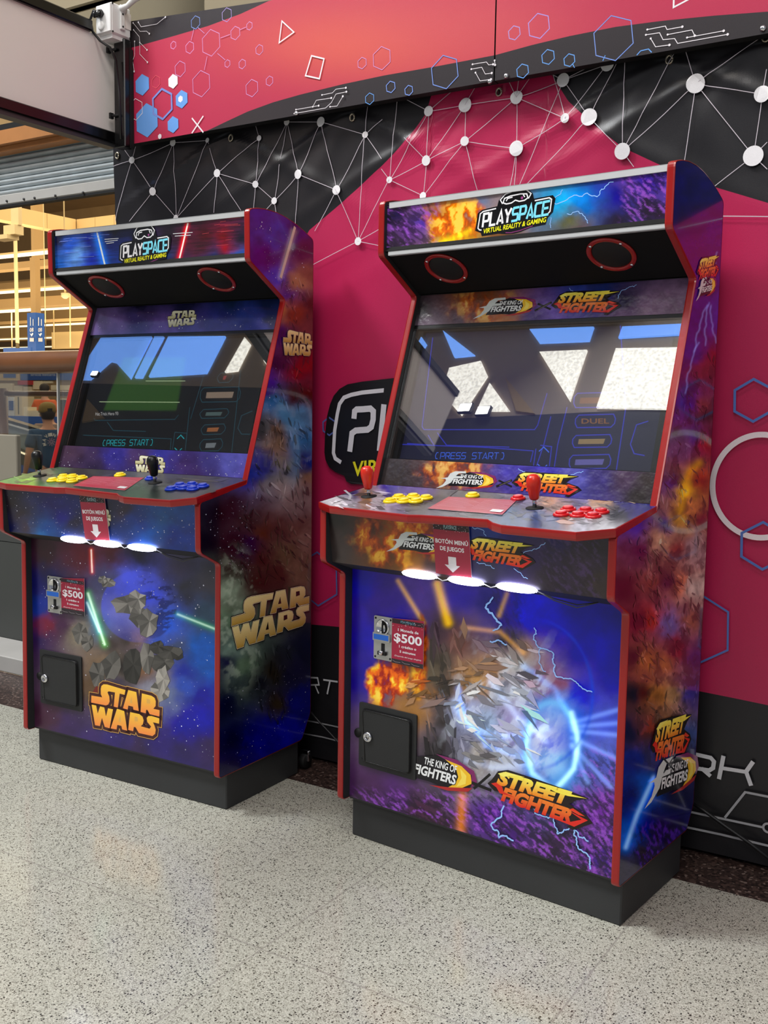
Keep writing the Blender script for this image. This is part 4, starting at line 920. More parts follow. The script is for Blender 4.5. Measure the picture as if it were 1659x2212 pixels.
    for (px, py, cm) in D['buttons']:
        u, v = g(px, py); o = f(u, v, 0) - up * .0 ; O, Dd = K.lray(px, py); o2 = f(u, v, 0)
        k = .009; pt = f(0, 0, k); n = up; tt = np.dot(pt - O, n) / np.dot(Dd, n); c = O + Dd * tt - n * k
        m = MB(); m.lathe([(.0175, .0), (.0175, .003), (.0160, .0058), (.0132, .0064), (.0128, .0040), (0, .0040)], (0, 0, 0), up, cm, n=26); bo = m.build('push_button', root); bo.location = c
        m = MB(); m.lathe([(.0118, .002), (.0118, .0088), (.0105, .0102), (.004, .0098), (0, .0096)], (0, 0, 0), up, cm, n=24); m.build('plunger', bo)
    for (px, py, cm) in D['sticks']:
        u, v = g(px, py); c = f(u, v, 0); m = MB(); m.lathe([(.0045, 0), (.0045, .026)], (0, 0, 0), up, 'chrome', n=16); jo = m.build('joystick', root); jo.location = c
        m = MB(); m.lathe([(.020, .0006), (.020, .0018), (.006, .0026), (.0046, .0030)], (0, 0, 0), up, 'deep', n=24); m.build('dust_washer', jo)
        m = MB(); m.lathe([(.0, .020), (.0085, .020), (.0105, .023), (.0125, .035), (.0160, .053), (.0165, .061), (.0150, .069), (.011, .0745), (.005, .0768), (0, .0772)], (0, 0, 0), up, cm, n=24); m.build('joystick_knob', jo)
    # monitor bay
    rec = .014; L0 = math.hypot(G_[0] - F_[0], G_[1] - F_[1]); t = ((G_[0] - F_[0]) / L0, (G_[1] - F_[1]) / L0); n = (t[1], -t[0])
    fr = K.seg((F_[0] + n[0] * rec, F_[1] + n[1] * rec), (G_[0] + n[0] * rec, G_[1] + n[1] * rec)); f, g, L = fr; va, vb, vc, vd = .0, .0775, .4385, .447
    Ar = K.art(fr, m=D['stripmat'], gain=D.get('lgain', 1.0)); slab(Ar, f, rect(-hi, hi, va - .004, vb), -.012, -.0002, 'black'); Ar.grid(gridrect(-hi, hi, va, vb), 300, 44, D['low']); Ar.clip = rect(-hi, hi, va, vb); D['low_art'](Ar); Ar.build('lower_art_panel', root)
    Ar = K.art(fr, m=D['stripmat'], gain=D.get('ugain', 1.0)); slab(Ar, f, rect(-hi, hi, vd, L + .012), -.012, -.0002, 'black'); Ar.grid(gridrect(-hi, hi, vd, L + .010), 300, 50, D['up']); Ar.clip = rect(-hi, hi, vd, L); D['up_art'](Ar); Ar.build('upper_art_panel', root)
    m = MB(); slab(m, f, rect(-hi, hi, vc - .004, vd), -.010, -.001, 'gloss_black')
    wl, wr, wb, wt = .030, .022, .0, .0
    slab(m, f, rect(-hi, -hi + wl, vb, vc), -.020, -.006, 'gloss_black'); slab(m, f, rect(hi - wr, hi, vb, vc), -.020, -.006, 'gloss_black'); slab(m, f, rect(-hi, hi, vb, vb + .003), -.020, -.006, 'gloss_black'); slab(m, f, rect(-hi, hi, vc - .008, vc), -.020, -.006, 'gloss_black'); m.build('screen_bezel', root)
    rs = rec + .018; fr2 = K.seg((F_[0] + n[0] * rs, F_[1] + n[1] * rs), (G_[0] + n[0] * rs, G_[1] + n[1] * rs)); Ar = K.art((fr2[0], fr2[1], L), m='screen', gain=1.0); Ar.lay = 0; slab(Ar, f, rect(-hi + wl - .004, hi - wr + .004, vb, vc), -.034, -.0182, 'gloss_black'); Ar.clip = rect(-hi + wl, hi - wr, vb, vc)
    Ar.grid(gridrect(-hi + wl - .003, hi - wr + .003, vb, vc), 120, 80, D['scr']); Ar.lay = 3; D['scr_art'](Ar); Ar.build('screen', root)
    m = MB(); slab(m, f, rect(-hi + .001, hi - .001, vb + .001, vc - .001), -.0035, .0, 'glass'); m.build('screen_glass', root)
    # speaker board
    off = .011; La = math.hypot(H_[0] - G_[0], H_[1] - G_[1]); t = ((H_[0] - G_[0]) / La, (H_[1] - G_[1]) / La); nn = (t[1], -t[0]); fr = K.seg((G_[0] + nn[0] * off, G_[1] + nn[1] * off), (H_[0] + nn[0] * off, H_[1] + nn[1] * off)); f, g, L = fr
    m = MB(); slab(m, f, rect(-hi, hi, -.004, L + .002), -.012, 0, 'hood'); m.build('speaker_board', root); dn = f(0, 0, 1) - f(0, 0, 0)
    for (px, py) in D['speakers']:
        u, v = g(px, py); v = L * .53; c = f(u, v, 0); m = MB(); m.lathe([(.0575, 0), (.0575, .003), (.0555, .0045), (.0475, .0045), (.0460, .002), (.0460, .0004), (.0, .0004)], (0, 0, 0), dn, 'red', n=48)
        sp = m.build('speaker', root); sp.location = c; m = MB(); m.lathe([(.0462, .0006), (.044, .0022), (0, .0022)], (0, 0, 0), dn, 'deep', n=32)
        m.build('grille', sp)
        for k in range(4):
            aa = math.radians(45 + 90 * k); p = f(u + .0518 * math.cos(aa), v + .0518 * math.sin(aa), .0045) - c; m = MB(); m.lathe([(.0042, 0), (.0036, .0018), (0, .0026)], p, dn, 'chrome', n=12); m.build('screw', sp)
    # marquee
    rm = .010; fr = K.seg((H_[0] + rm, H_[1]), (I_[0] + rm, I_[1])); f, g, L = fr
    Ar = K.art(fr, m='printg', gain=D.get('mgain', 1.15)); Ar.sat = 1.2; slab(Ar, f, rect(-hi, hi, .002, L - .004), -.006, -.0002, 'black'); Ar.grid(gridrect(-hi + .001, hi - .001, .008, L - .008), 330, 84, D['marq']); D['marq_art'](Ar); Ar.build('marquee_panel', root)
    for v0, v1 in ((-.001, .0125), (L - .0155, L - .001)):
        m = MB(); slab(m, f, rect(-hi + .010, hi - .0005, v0, v1), .0, .0045, 'alu'); slab(m, f, rect(-hi + .010, hi - .0005, v0 + (.0 if v0 < 0 else (v1 - v0 - .002)), v0 + .002 if v0 < 0 else v1), -.008, .0045, 'alu'); m.build('marquee_trim', root)
PF_R = {'A': (-.0003, .1099), 'B': (-.0005, .7001), 'C': (-.0771, .7381), 'D': (-.0776, .8669), 'F': (.122, .9145), 'G': (.2859, 1.4104), 'H': (.1365, 1.5004), 'I': (.1376, 1.6328), 'J': (.431, 1.5998), 'K': (.4224, .1633)}
PF_L = {'A': (-.0002, .1072), 'B': (.0063, .6943), 'C': (-.0734, .7337), 'D': (-.0751, .8631), 'F': (.1207, .9132), 'G': (.2904, 1.4154), 'H': (.1287, 1.5045), 'I': (.1265, 1.6367), 'J': (.4252, 1.5997), 'K': (.4309, .1818)}
def arc_pts(I, J, b=.032): 
    return [(I[0] + (J[0] - I[0]) * t, I[1] + (J[1] - I[1]) * t + b * 4 * t * (1 - t) * (1.0 - .25 * t)) for t in (.12, .25, .4, .55, .7, .82, .92)]
P = lambda pts, **k: (lambda x, y: cloud(x, y, pts, **k))
pt = lambda s: [(int(a[0]), int(a[1]), tuple(int(v) for v in a[2:5])) for a in (q.split(',') for q in s.split())]

# ---------------------------------------------------------------- right cabinet
R = Cab(-1.0522, 2.0560, -.093, PF_R, arc_pts(PF_R['I'], PF_R['J']))
side_R = pt('1480,400,18,10,95 1550,430,20,12,100 1470,480,18,10,88 1500,540,66,18,98 1550,510,60,20,110 1530,600,60,30,110 1510,680,60,30,120 1545,680,70,50,150 1500,760,56,40,130 1525,800,110,40,50 1540,780,130,30,40 1490,870,50,40,140 1520,880,120,60,60 1538,900,60,40,50 1470,960,90,70,110 1500,940,70,50,130 1530,960,140,30,34 1450,1050,60,50,120 1480,1060,220,180,70 1510,1040,150,60,40 1440,1130,40,30,110 1465,1120,190,150,60 1490,1100,190,130,80 1515,1120,110,40,50 1380,1190,60,20,60 1375,1130,40,50,160 1430,1170,200,160,130 1460,1190,120,60,50 1500,1190,170,150,150 1350,1270,50,0,20 1410,1260,110,60,50 1440,1260,60,30,60 1470,1260,190,120,90 1505,1270,200,190,180 1380,1340,70,6,26 1410,1340,170,60,40 1450,1350,100,110,180 1490,1340,150,100,80 1370,1420,30,8,16 1400,1430,160,100,60 1430,1430,170,110,70 1460,1400,110,30,40 1500,1420,60,40,100 1370,1500,10,8,40 1395,1500,90,14,20 1420,1500,180,120,70 1450,1500,190,150,110 1490,1500,70,60,150 1360,1580,12,16,60 1410,1570,120,50,40 1440,1560,150,110,80 1480,1580,70,90,150 1370,1650,16,40,130 1420,1640,60,60,120 1480,1640,12,14,80 1360,1720,10,30,110 1400,1700,30,80,170 1460,1720,10,10,60 1350,1800,30,80,170 1380,1780,10,30,140 1430,1790,30,16,80 1350,1880,40,40,70 1400,1850,14,14,50')  # dark blue points at the top paint in a reflection on the panel
def sideR(x, y):
    c = cloud(x, y, side_R, warp=14, wsc=24, amp=.45, seed=31, nsc=16, power=3.6)
    m = ss(760, 830, y) * (1 - ss(1600, 1680, y)) * ss(1360, 1400, x)
    n = fbm(x, y * .5, 13, 12, 4); c = c * (1 + .9 * m[:, None] * (n[:, None] - .5)); c = over(c, (10, 8, 20), m * .55 * ss(.45, .36, fbm(x, y * .6, 20, 71, 4)))
    for pts_ in ([(1549, 545), (1545, 570)], [(1528, 660), (1500, 760)], [(1532, 655), (1524, 745)], [(1536, 660), (1547, 740)], [(1510, 740), (1480, 850)]):
        c = beam(c, x, y, zigzag(pts_[0], pts_[1], .10, 4, 5), 1.8, (120, 140, 200), .8)
    c = beam(c, x, y, [(1470, 1100), (1490, 1020), (1510, 1000)], 9, (230, 190, 40), .5)
    c = beam(c, x, y, [(1352, 1830), (1376, 1760), (1412, 1680)], 5, (190, 230, 250), .8); c = beam(c, x, y, [(1352, 1830), (1376, 1765), (1412, 1690)], 14, (30, 110, 220), .7)
    return rockmod(c, x, y, ss(1760, 1800, y) * ss(1350, 1390, x), 9, 1.1, (96, 60, 170))
def sideR_art(A):
    A.shards(sideR, ((1420, 770), (1545, 770), (1500, 1600), (1370, 1600)), 420, 8, 5, 1.2, .7); A.shards(sideR, ((1350, 1100), (1440, 1100), (1420, 1450), (1370, 1450)), 70, 8, 6, 1.2, .6)
    def lg(ox, oy, w_, h, which, dy):
        versus(A, (ox, oy), (ox + w_, oy + dy), (ox + w_ * .10, oy - h), which)
    lg(1503, 607, 47, 44, 'right', -14)
    A.lay += 2
    o = (1502, 647); versus(A, o, (1502 + 92, 647 - 26), (1504, 603), 'left')
    A.stroke([(1518, 600), (1532, 616)], 2.6, (30, 24, 60)); A.stroke([(1532, 598), (1520, 620)], 2.6, (30, 24, 60))
    lg(1402, 1650, 84, 82, 'right', -34)
    A.lay += 2
    o = (1392, 1738); versus(A, o, (1392 + 226, 1738 - 88), (1396, 1650), 'left')
    A.stroke([(1428, 1636), (1452, 1662)], 4, (24, 26, 30)); A.stroke([(1455, 1628), (1430, 1668)], 4, (24, 26, 30))
front_R = pt('1130,1330,30,16,210 1200,1350,34,18,190 1290,1390,36,24,180 860,1340,50,36,160 780,1270,50,40,170 830,1290,60,44,140 900,1280,90,70,150 1000,1290,60,50,150 1060,1300,40,36,110 1150,1310,30,14,200 1250,1330,34,20,150 1320,1350,40,36,150 790,1380,46,40,150 790,1460,44,36,140 1100,1340,40,30,130 1250,1400,34,24,170 1320,1450,34,26,160 940,1380,60,40,50 960,1350,60,40,60 985,1390,110,70,60 950,1430,50,44,36 960,1480,46,40,34 960,1550,40,34,32 950,1620,36,30,34 930,1450,90,80,66 920,1500,140,100,64 895,1530,150,110,70 1000,1460,140,104,70 1030,1470,180,140,96 1060,1440,160,120,86 1100,1385,44,38,50 1130,1410,170,136,112 1110,1440,190,190,190 1080,1500,160,165,180 1130,1490,190,195,210 1160,1470,130,80,90 1190,1490,140,64,60 1000,1540,170,180,220 1050,1560,170,190,220 1100,1560,160,150,190 1150,1580,140,110,150 1200,1530,150,170,220 1190,1600,90,90,180 1040,1640,170,165,160 1080,1650,120,110,110 1020,1600,110,110,130 1200,1660,130,180,220 1250,1500,40,40,190 1250,1560,60,76,190 1310,1560,80,90,200 1310,1620,100,110,200 1270,1650,80,70,150 800,1700,70,40,80 850,1720,84,50,110 900,1750,66,36,60 950,1790,60,34,50 1060,1760,90,50,140 1100,1800,70,40,110 1200,1820,50,30,60 1300,1750,110,60,150 1310,1850,80,50,140 1150,1700,90,60,130 1130,1850,60,36,80 1230,1890,60,40,90')
def frontR(x, y):
    c = cloud(x, y, front_R, warp=20, wsc=40, amp=.22, seed=3, nsc=26, power=3.4)
    m = ss(0, 40, y - 1690 - .0 * x) ; c = rockmod(c, x, y, m, 4, .75); c = rockmod(c, x, y, .9 * ss(1590, 1660, y) * ss(1215, 1260, x), 14, .9)
    c = rockmod(c, x, y, .6 * ss(1040, 1080, x) * (1 - ss(1110, 1150, x)) * (1 - ss(1380, 1420, y)), 24, 1.2, (60, 44, 120))
    # draped, folded light cloth-like energy shapes in the centre
    mm = blob(x, y, 1090, 1540, 120, 150, .4, 8); n = fbm(x * .9 + y * .6, y * .5 - x * .3, 26, 41, 5); c = over(c, (226, 234, 246), mm * .55 * ss(.52, .68, n)); c = over(c, (36, 34, 60), mm * .5 * ss(.44, .34, n))
    for a, b2, w_, k in (((860, 1255), (915, 1345), 5, .8), ((945, 1262), (968, 1345), 9, 1.2), ((1095, 1283), (1078, 1330), 5, .5)): c = beam(c, x, y, [a, b2], w_, (240, 190, 20), k)
    c = flames(c, x, y, blob(x, y, 838, 1476, 42, 62, .3, 5, .5), 2); c = flames(c, x, y, .7 * blob(x, y, 905, 1400, 16, 90, .4, 6, .5), 7); c = beam(c, x, y, [(1000, 1690), (995, 1800)], 10, (250, 150, 50), .6)
    d = np.abs(np.sqrt(((x - 1190) / 56) ** 2 + ((y - 1610) / 92) ** 2) - 1); c = over(c, (176, 226, 250), .85 * np.exp(-(d / .09) ** 2)); c = over(c, (70, 140, 230), .5 * np.exp(-(d / .30) ** 2))
    c = glow(c, x, y, 1178, 1592, 34, 42, (130, 120, 60), .5); c = beam(c, x, y, [(1000, 1355), (1080, 1365), (1130, 1410)], 5, (250, 190, 110), .5)
    for q in ((1340, 1532), (1338, 1562), (1337, 1588), (1335, 1640), (1320, 1700), (1270, 1690)): c = beam(c, x, y, [(1236, 1574 + (q[1] - 1574) * .3), q], 5.5, (150, 180, 250), .55)
    for (pts_, w_, cc, k) in (([(985, 1520), (1010, 1560), (1060, 1590), (1120, 1590), (1180, 1570)], 9, (170, 205, 255), .7), ([(990, 1490), (1000, 1540), (1050, 1610), (1130, 1640)], 6, (120, 170, 255), .7), ([(1060, 1470), (1110, 1540), (1180, 1600)], 7, (200, 220, 255), .55), ([(1130, 1440), (1200, 1490), (1235, 1560)], 7, (120, 180, 255), .5), ([(1000, 1640), (1080, 1660), (1160, 1650)], 8, (170, 190, 230), .4)):
        c = beam(c, x + 8 * (fbm(x, y, 30, 77) - .5), y + 14 * (fbm(x, y, 26, 78) - .5), pts_, w_, cc, k)
    c = glow(c, x, y, 1190, 1610, 70, 100, (60, 130, 220), .35); c = beam(c, x, y, [(1235, 1540), (1250, 1600), (1240, 1660), (1205, 1700)], 6, (200, 240, 255), .9); c = beam(c, x, y, [(1150, 1560), (1136, 1610), (1150, 1670), (1190, 1702)], 6, (190, 235, 255), .8)
    a = np.abs(np.hypot((x - 1150) / 1.0, (y - 1500) / 1.25) - 130); return over(c, (60, 90, 220), .5 * np.exp(-(a / 4) ** 2) * ss(1150, 1200, x))
def frontR_art(A):
    A.shards(frontR, ((935, 1350), (1005, 1350), (1000, 1650), (920, 1650)), 55, 20, 5, 1.45, .35); A.shards(frontR, ((1010, 1390), (1180, 1390), (1150, 1650), (1000, 1650)), 85, 20, 6, .55, .5); A.shards(frontR, ((880, 1470), (1060, 1420), (1060, 1520), (880, 1540)), 30, 17, 7, -.3, .4)
    bolt_art(A, [((1066, 1290), (1050, 1312), 1.6), ((1050, 1312), (1084, 1350), 2.0), ((1084, 1350), (1066, 1362), 1.3), ((1060, 1385), (1095, 1392), 1.4), ((1155, 1356), (1170, 1400), 1.0), ((1170, 1400), (1196, 1410), 1.0), ((1196, 1410), (1205, 1462), 1.2), ((1205, 1462), (1255, 1482), 1.0), ((1255, 1482), (1280, 1494), 1.0), ((1170, 1400), (1180, 1450), .8),
      ((1090, 1740), (1062, 1782), 1.5), ((1062, 1782), (1110, 1815), 1.6), ((1150, 1742), (1200, 1762), 1.1), ((1200, 1762), (1205, 1800), 1.1), ((1205, 1800), (1236, 1786), 1.2), ((1236, 1786), (1272, 1816), 1.3), ((1240, 1790), (1262, 1840), 1.3), ((1262, 1840), (1276, 1876), 1.4)], 1.9, 11)
    versus(A, (862, 1668), (1284, 1796), (878, 1598), 'leftcut') if False else None
    versus(A, (850, 1672), (1290, 1806), (856, 1602), 'leftcut')
    A.stroke([(1022, 1690), (1062, 1706)], 6, (16, 12, 16)); A.stroke([(1060, 1672), (1026, 1702)], 5, (16, 12, 16))
    versus(A, (1060, 1722), (1272, 1790), (1066, 1660), 'right')
marq_R = pt('850,470,30,22,60 880,500,90,54,120 910,480,80,60,150 860,535,50,34,56 950,480,180,120,66 985,460,220,160,70 1000,500,190,130,60 980,520,220,200,40 1080,525,110,70,40 1020,445,80,110,150 1210,440,70,160,210 1230,480,90,90,60 1260,440,40,110,190 1290,420,50,60,150 1250,500,90,70,70 1330,430,36,30,130 1360,405,90,66,150 1400,400,60,44,140 1400,450,40,26,50 1440,420,90,66,150 1430,460,36,20,40 1330,480,30,20,40')
def marqR(x, y):
    c = cloud(x, y, marq_R, warp=14, wsc=26, amp=.25, seed=6, nsc=16); c = rockmod(c, x, y, .9 * ss(1330, 1360, x) + .9 * (1 - ss(930, 960, x)), 8, .7)
    c = flames(c, x, y, .8 * blob(x, y, 985, 470, 55, 45, .4, 2, .6), 17, 16); c = beam(c, x, y, [(945, 530), (1015, 498)], 7, (220, 210, 20), .5); return glow(c, x, y, 1245, 425, 40, 18, (60, 150, 220), .5)
def marqR_art(A):
    bolt_art(A, [((1325, 393), (1290, 425), 1.0), ((1290, 425), (1205, 440), 1.1), ((1205, 440), (1185, 428), .9), ((1225, 462), (1258, 462), .9), ((1258, 462), (1270, 482), .9), ((1190, 470), (1190, 492), .8), ((1190, 440), (1215, 410), .8)], 1.3, 5)
    playspace(A, (1043, 490), (1184, 463), (1044, 463), .93)
up_R = pt('905,670,30,28,30 930,695,110,92,110 1010,650,120,70,40 1050,640,110,60,30 1080,690,190,120,70 1150,690,80,60,130 1200,690,110,80,180 1250,640,40,60,150 1300,630,20,40,110 1350,650,30,24,60 1400,680,130,100,130 1450,680,120,92,120 1000,690,90,74,90 1350,690,110,80,120')  # dark upper points over paler low ones: hood shadow put into the colour
low_R = pt('850,1010,60,54,56 850,1040,54,46,44 930,1020,60,50,60 960,1005,120,80,40 1010,1010,90,60,60 1040,1040,80,60,120 1100,1010,70,60,170 1180,1010,60,50,180 1240,1030,80,80,170 1290,1040,60,50,120 1350,1030,76,56,84 1400,1040,54,46,46 1380,1070,50,44,44 1150,1050,50,40,120')
box_R = pt('720,1120,26,22,24 720,1200,52,46,46 760,1160,46,40,42 800,1130,60,30,24 850,1150,150,90,40 830,1200,80,50,30 880,1210,120,80,40 900,1130,110,60,60 940,1220,60,40,40 1040,1140,30,50,120 1060,1150,40,60,140 1100,1140,30,26,110 1200,1150,28,20,90 1150,1200,50,36,80 1250,1220,56,44,64 1300,1180,40,32,44 1300,1260,58,48,48 1180,1250,46,36,50 1050,1230,50,46,70 1300,1150,24,16,50')
def boxR(x, y):
    c = cloud(x, y, box_R, warp=14, wsc=26, amp=.25, seed=16, nsc=18); c = flames(c, x, y, .55 * blob(x, y, 860, 1165, 75, 50, .5, 3, .7), 27, 18); return rockmod(c, x, y, .7 * ss(1150, 1190, x) * (1 - ss(1280, 1310, x)), 18, .9, (84, 66, 110), (34, 26, 36))
top_R = pt('720,1085,215,210,215 750,1085,200,195,205 760,1070,40,30,90 790,1075,150,110,80 820,1080,190,180,190 840,1060,60,40,140 900,1060,90,60,140 900,1090,60,50,50 960,1070,60,50,60 1020,1070,80,70,60 1060,1065,60,50,60 1100,1060,90,70,80 1150,1075,100,100,140 1180,1085,170,130,110 1220,1115,190,150,130 1250,1080,120,110,150 1300,1075,200,160,130 1350,1085,40,30,110 1400,1085,34,26,110 1330,1110,16,14,24 1250,1135,205,205,215 1310,1140,215,215,220 1100,1110,60,80,110 1160,1115,70,90,130 1200,1125,90,100,130')
def topR(x, y): return cloud(x, y, top_R, warp=12, wsc=18, amp=.5, seed=36, nsc=9, power=4)
def lowupR(pts_, s_):
    def f(x, y):
        c = cloud(x, y, pts_, warp=12, wsc=22, amp=.3, seed=s_, nsc=14); return flames(c, x, y, .5 * blob(x, y, 1040 if s_ == 46 else 985, 660 if s_ == 46 else 1015, 60, 34, .5, 3, .7), s_, 14)
    return f
def scrR(x, y):
    c = np.tile(lin((14, 15, 30)), (len(x), 1)); return glow(c, x, y, 1150, 900, 300, 160, (10, 12, 60), .6)
BLU = (38, 44, 160)
def ui(A, col, dim, txt, scroll, items, frame, tcol):
    for q in frame: A.stroke(q, 2.0, dim)
    A.tech(txt[0], txt[1], txt[2], txt[3], tcol, wd=.11, shear=.1, gap=.30)
    for q in scroll: A.stroke(q, 2.0, tcol)
    for (x0, y0, x1, y1, cc, lab) in items:
        h = (y1 - y0); A.stroke([(x0 + 8, y0), (x1 - 4, y0 - 2), (x1, y0 + h * .3), (x1 - 2, y1 - 8), (x1 - 10, y1), (x0 + 4, y1 + 1), (x0, y1 - 8), (x0 + 1, y0 + 8), (x0 + 8, y0)], 2.0, dim)
        if lab: A.text(lab, (x0 + 14, y1 - h * .3), (x1 - 14, y1 - h * .3), (x0 + 14, y0 + h * .3), cc, off=.02)
        else: A.poly([(x0 + 14, y0 + h * .32), (x1 - 14, y0 + h * .28), (x1 - 18, y1 - h * .28), (x0 + 12, y1 - h * .25)], cc)
def scrR_art(A):
    ui(A, BLU, BLU, ('[PRESS START]', (940, 991), (1088, 992), (941, 978)), [[(1165, 975), (1175, 966), (1186, 977)], [(1162, 1003), (1172, 1013), (1182, 1005)]],
       [(1243, 897, 1330, 923, (110, 72, 44), 'DUEL'), (1237, 941, 1322, 966, (120, 100, 70), None), (1230, 984, 1320, 1012, (80, 76, 140), None), (1240, 850, 1330, 880, (90, 50, 40), None)],
       [[(912, 922), (916, 928), (1155, 928), (1162, 918)], [(870, 960), (1040, 966), (1152, 974), (1146, 998)], [(1190, 900), (1175, 960), (1158, 1010)], [(1225, 880), (1205, 960), (1196, 1018)], [(1352, 880), (1330, 1026)], [(1400, 910), (1375, 918), (1362, 960), (1370, 980), (1392, 984)], [(925, 940), (938, 962), (880, 958)], [(960, 715), (1340, 700), (1352, 880)], [(935, 730), (912, 922)], [(1182, 850), (1162, 918)], [(945, 935), (965, 962), (1100, 966)], [(1168, 962), (1192, 965), (1186, 1015), (1152, 1012), (1158, 970)]], (52, 92, 210))
RR = dict(side=sideR, side_art=sideR_art, front=frontR, front_art=frontR_art, box=boxR,
    box_art=lambda A: (bolt_art(A, [((1018, 1135), (1050, 1158), 1.0), ((1030, 1215), (1068, 1228), 1.0), ((1130, 1196), (1178, 1172), 1.0), ((1110, 1228), (1140, 1250), .9)], 1.2, 8), versus(A, (838, 1188), (1150, 1226), (843, 1144), 'both')),
    top=topR, top_art=lambda A: [A.shards(topR, ((740, 1062), (1400, 1075), (1300, 1135), (720, 1092)), 260, 11, 15, .05, .5)] + [A.stroke(q, w_, c) for q, w_, c in (([(1290, 1062), (1330, 1070), (1368, 1082)], 3, (210, 176, 150)), ([(1300, 1072), (1372, 1088)], 2.4, (222, 190, 160)), ([(940, 1095), (1000, 1050)], 3, (60, 44, 50)), ([(745, 1060), (757, 1070), (755, 1080)], 5, (190, 190, 200)))],
    low=lowupR(low_R, 56), low_art=lambda A: (bolt_art(A, [((1225, 1040), (1260, 1018), .9), ((1120, 1012), (1136, 1020), .8)], 1.2, 4), versus(A, (945, 1052), (1250, 1068), (950, 1016), 'both')),
    up=lowupR(up_R, 46), up_art=lambda A: (bolt_art(A, [((1335, 645), (1375, 615), .9), ((1230, 622), (1260, 636), .8)], 1.2, 4), versus(A, (1025, 686), (1335, 672), (1035, 646), 'both')),
    scr=scrR, scr_art=scrR_art, marq=marqR, marq_art=marqR_art, stripmat='printwrinkle', farside='red',
    door=[(780.7, 1514.7), (903.5, 1545), (899, 1684), (775.5, 1650.5)], lock=(801.5, 1589), coin=[(811.5, 1328), (850.6, 1334.5), (848.4, 1429), (811.5, 1420.5)],
    price=[(850.6, 1334.5), (919.6, 1341), (917.4, 1444), (849.3, 1430)], notice=[(937, 1125.4), (1015, 1134.5), (1021.4, 1247.9), (944.2, 1237.2)], leds=[(868, 1231, 945, 1253), (967, 1245, 1046, 1267), (1070.6, 1260, 1162, 1282)],
    board=[(-.388, .135), (-.388, -.085), (-.33, -.113), (-.09, -.126), (-.06, -.118), (.105, -.104), (.13, -.125), (.16, -.138), (.33, -.138), (.388, -.087), (.388, .135)],
    rules=[(969.3, 1074.3), (1116.4, 1081.5), (1085, 1113.3), (923.5, 1099.8)],
    buttons=[(x, y, 'yellow') for x, y in ((842.5, 1076.7), (860.8, 1068.5), (871.4, 1077.2), (892, 1067), (898, 1077), (919.6, 1070), (1020.4, 1064.6))] + [(x, y, 'btn_red') for x, y in ((1118.8, 1070.4), (1211.8, 1104.6), (1227.2, 1094), (1248, 1106), (1264.9, 1096.5), (1281, 1108), (1298.6, 1099.3))],
    sticks=[(797, 1073, 'knob_red'), (1155, 1098, 'knob_red')], speakers=[(972, 590), (1327, 560)])
MT['farfilm'] = mat('side_film_dark_blue', (30, 24, 90), 0.3)
RR['farside'] = 'farfilm'
build_cabinet(R, RR)
tag(R.root, 'right arcade cabinet with purple lightning artwork, red joysticks and red and yellow buttons', 'arcade machine', 'two-player upright arcade cabinets')

# ---------------------------------------------------------------- left cabinet
Lc = Cab(-2.1772, 2.0186, .0265, PF_L, arc_pts(PF_L['I'], PF_L['J'], .030))
side_L = pt('555,470,50,40,120 600,500,56,60,150 660,540,60,14,56 570,560,60,20,90 640,490,50,20,90 600,600,50,60,160 625,640,50,40,110 645,610,140,104,76 665,600,110,74,56 640,680,110,48,30 612,670,160,104,66 668,660,60,20,14 610,720,40,20,80 650,740,90,50,40 600,780,30,10,50 650,800,110,20,20 668,790,120,20,26 585,830,70,40,130 640,850,70,20,24 668,850,90,20,20 592,870,60,100,150 612,890,80,120,160 640,900,100,140,180 655,950,70,110,160 668,1000,30,40,110 572,930,56,54,56 600,965,140,112,94 600,930,96,68,50 580,1050,110,110,115 620,1050,150,140,135 640,1090,120,110,108 668,1030,130,104,86 562,1000,50,50,130 545,1030,50,60,150 500,1100,20,16,24 470,1110,4,4,8 540,1120,40,36,34 450,1170,3,3,8 500,1180,4,3,14 540,1180,10,6,50 570,1150,70,40,20 570,1210,46,22,14 605,1150,60,44,36 640,1150,90,70,60 662,1170,110,92,82 620,1200,80,70,50 560,1260,44,22,14 600,1240,50,30,20 650,1230,100,84,66 495,1230,40,50,40 490,1280,130,150,130 500,1330,100,120,100 500,1400,110,130,120 530,1440,90,110,90 520,1480,50,60,60 490,1430,30,30,60 490,1520,6,8,40 560,1470,20,20,30 590,1450,30,24,16 600,1520,40,30,18 640,1450,20,16,50 650,1520,10,14,110 500,1600,4,4,40 570,1610,6,8,120 620,1580,20,26,150 640,1640,8,8,100 500,1660,16,10,50 550,1650,10,10,90 662,1400,10,10,40')
def sideL(x, y):
    c = cloud(x, y, side_L, warp=16, wsc=30, amp=.4, seed=61, nsc=20, power=3.5)
    d = np.hypot((x - 560) / 92, (y - 985) / 150); c = over(c, (96, 140, 180), .55 * (1 - ss(.92, 1.0, d)) * ss(.55, .95, d) * ss(590, 612, x) * (1 - ss(1000, 1080, y)))
    c = beam(c, x, y, [(634, 500), (606, 598)], 6, (210, 190, 170), .55); return over(c, (190, 206, 186), .35 * ss(.5, .62, fbm(x, y, 22, 5, 4)) * blob(x, y, 515, 1340, 48, 140, .3, 3, .2))
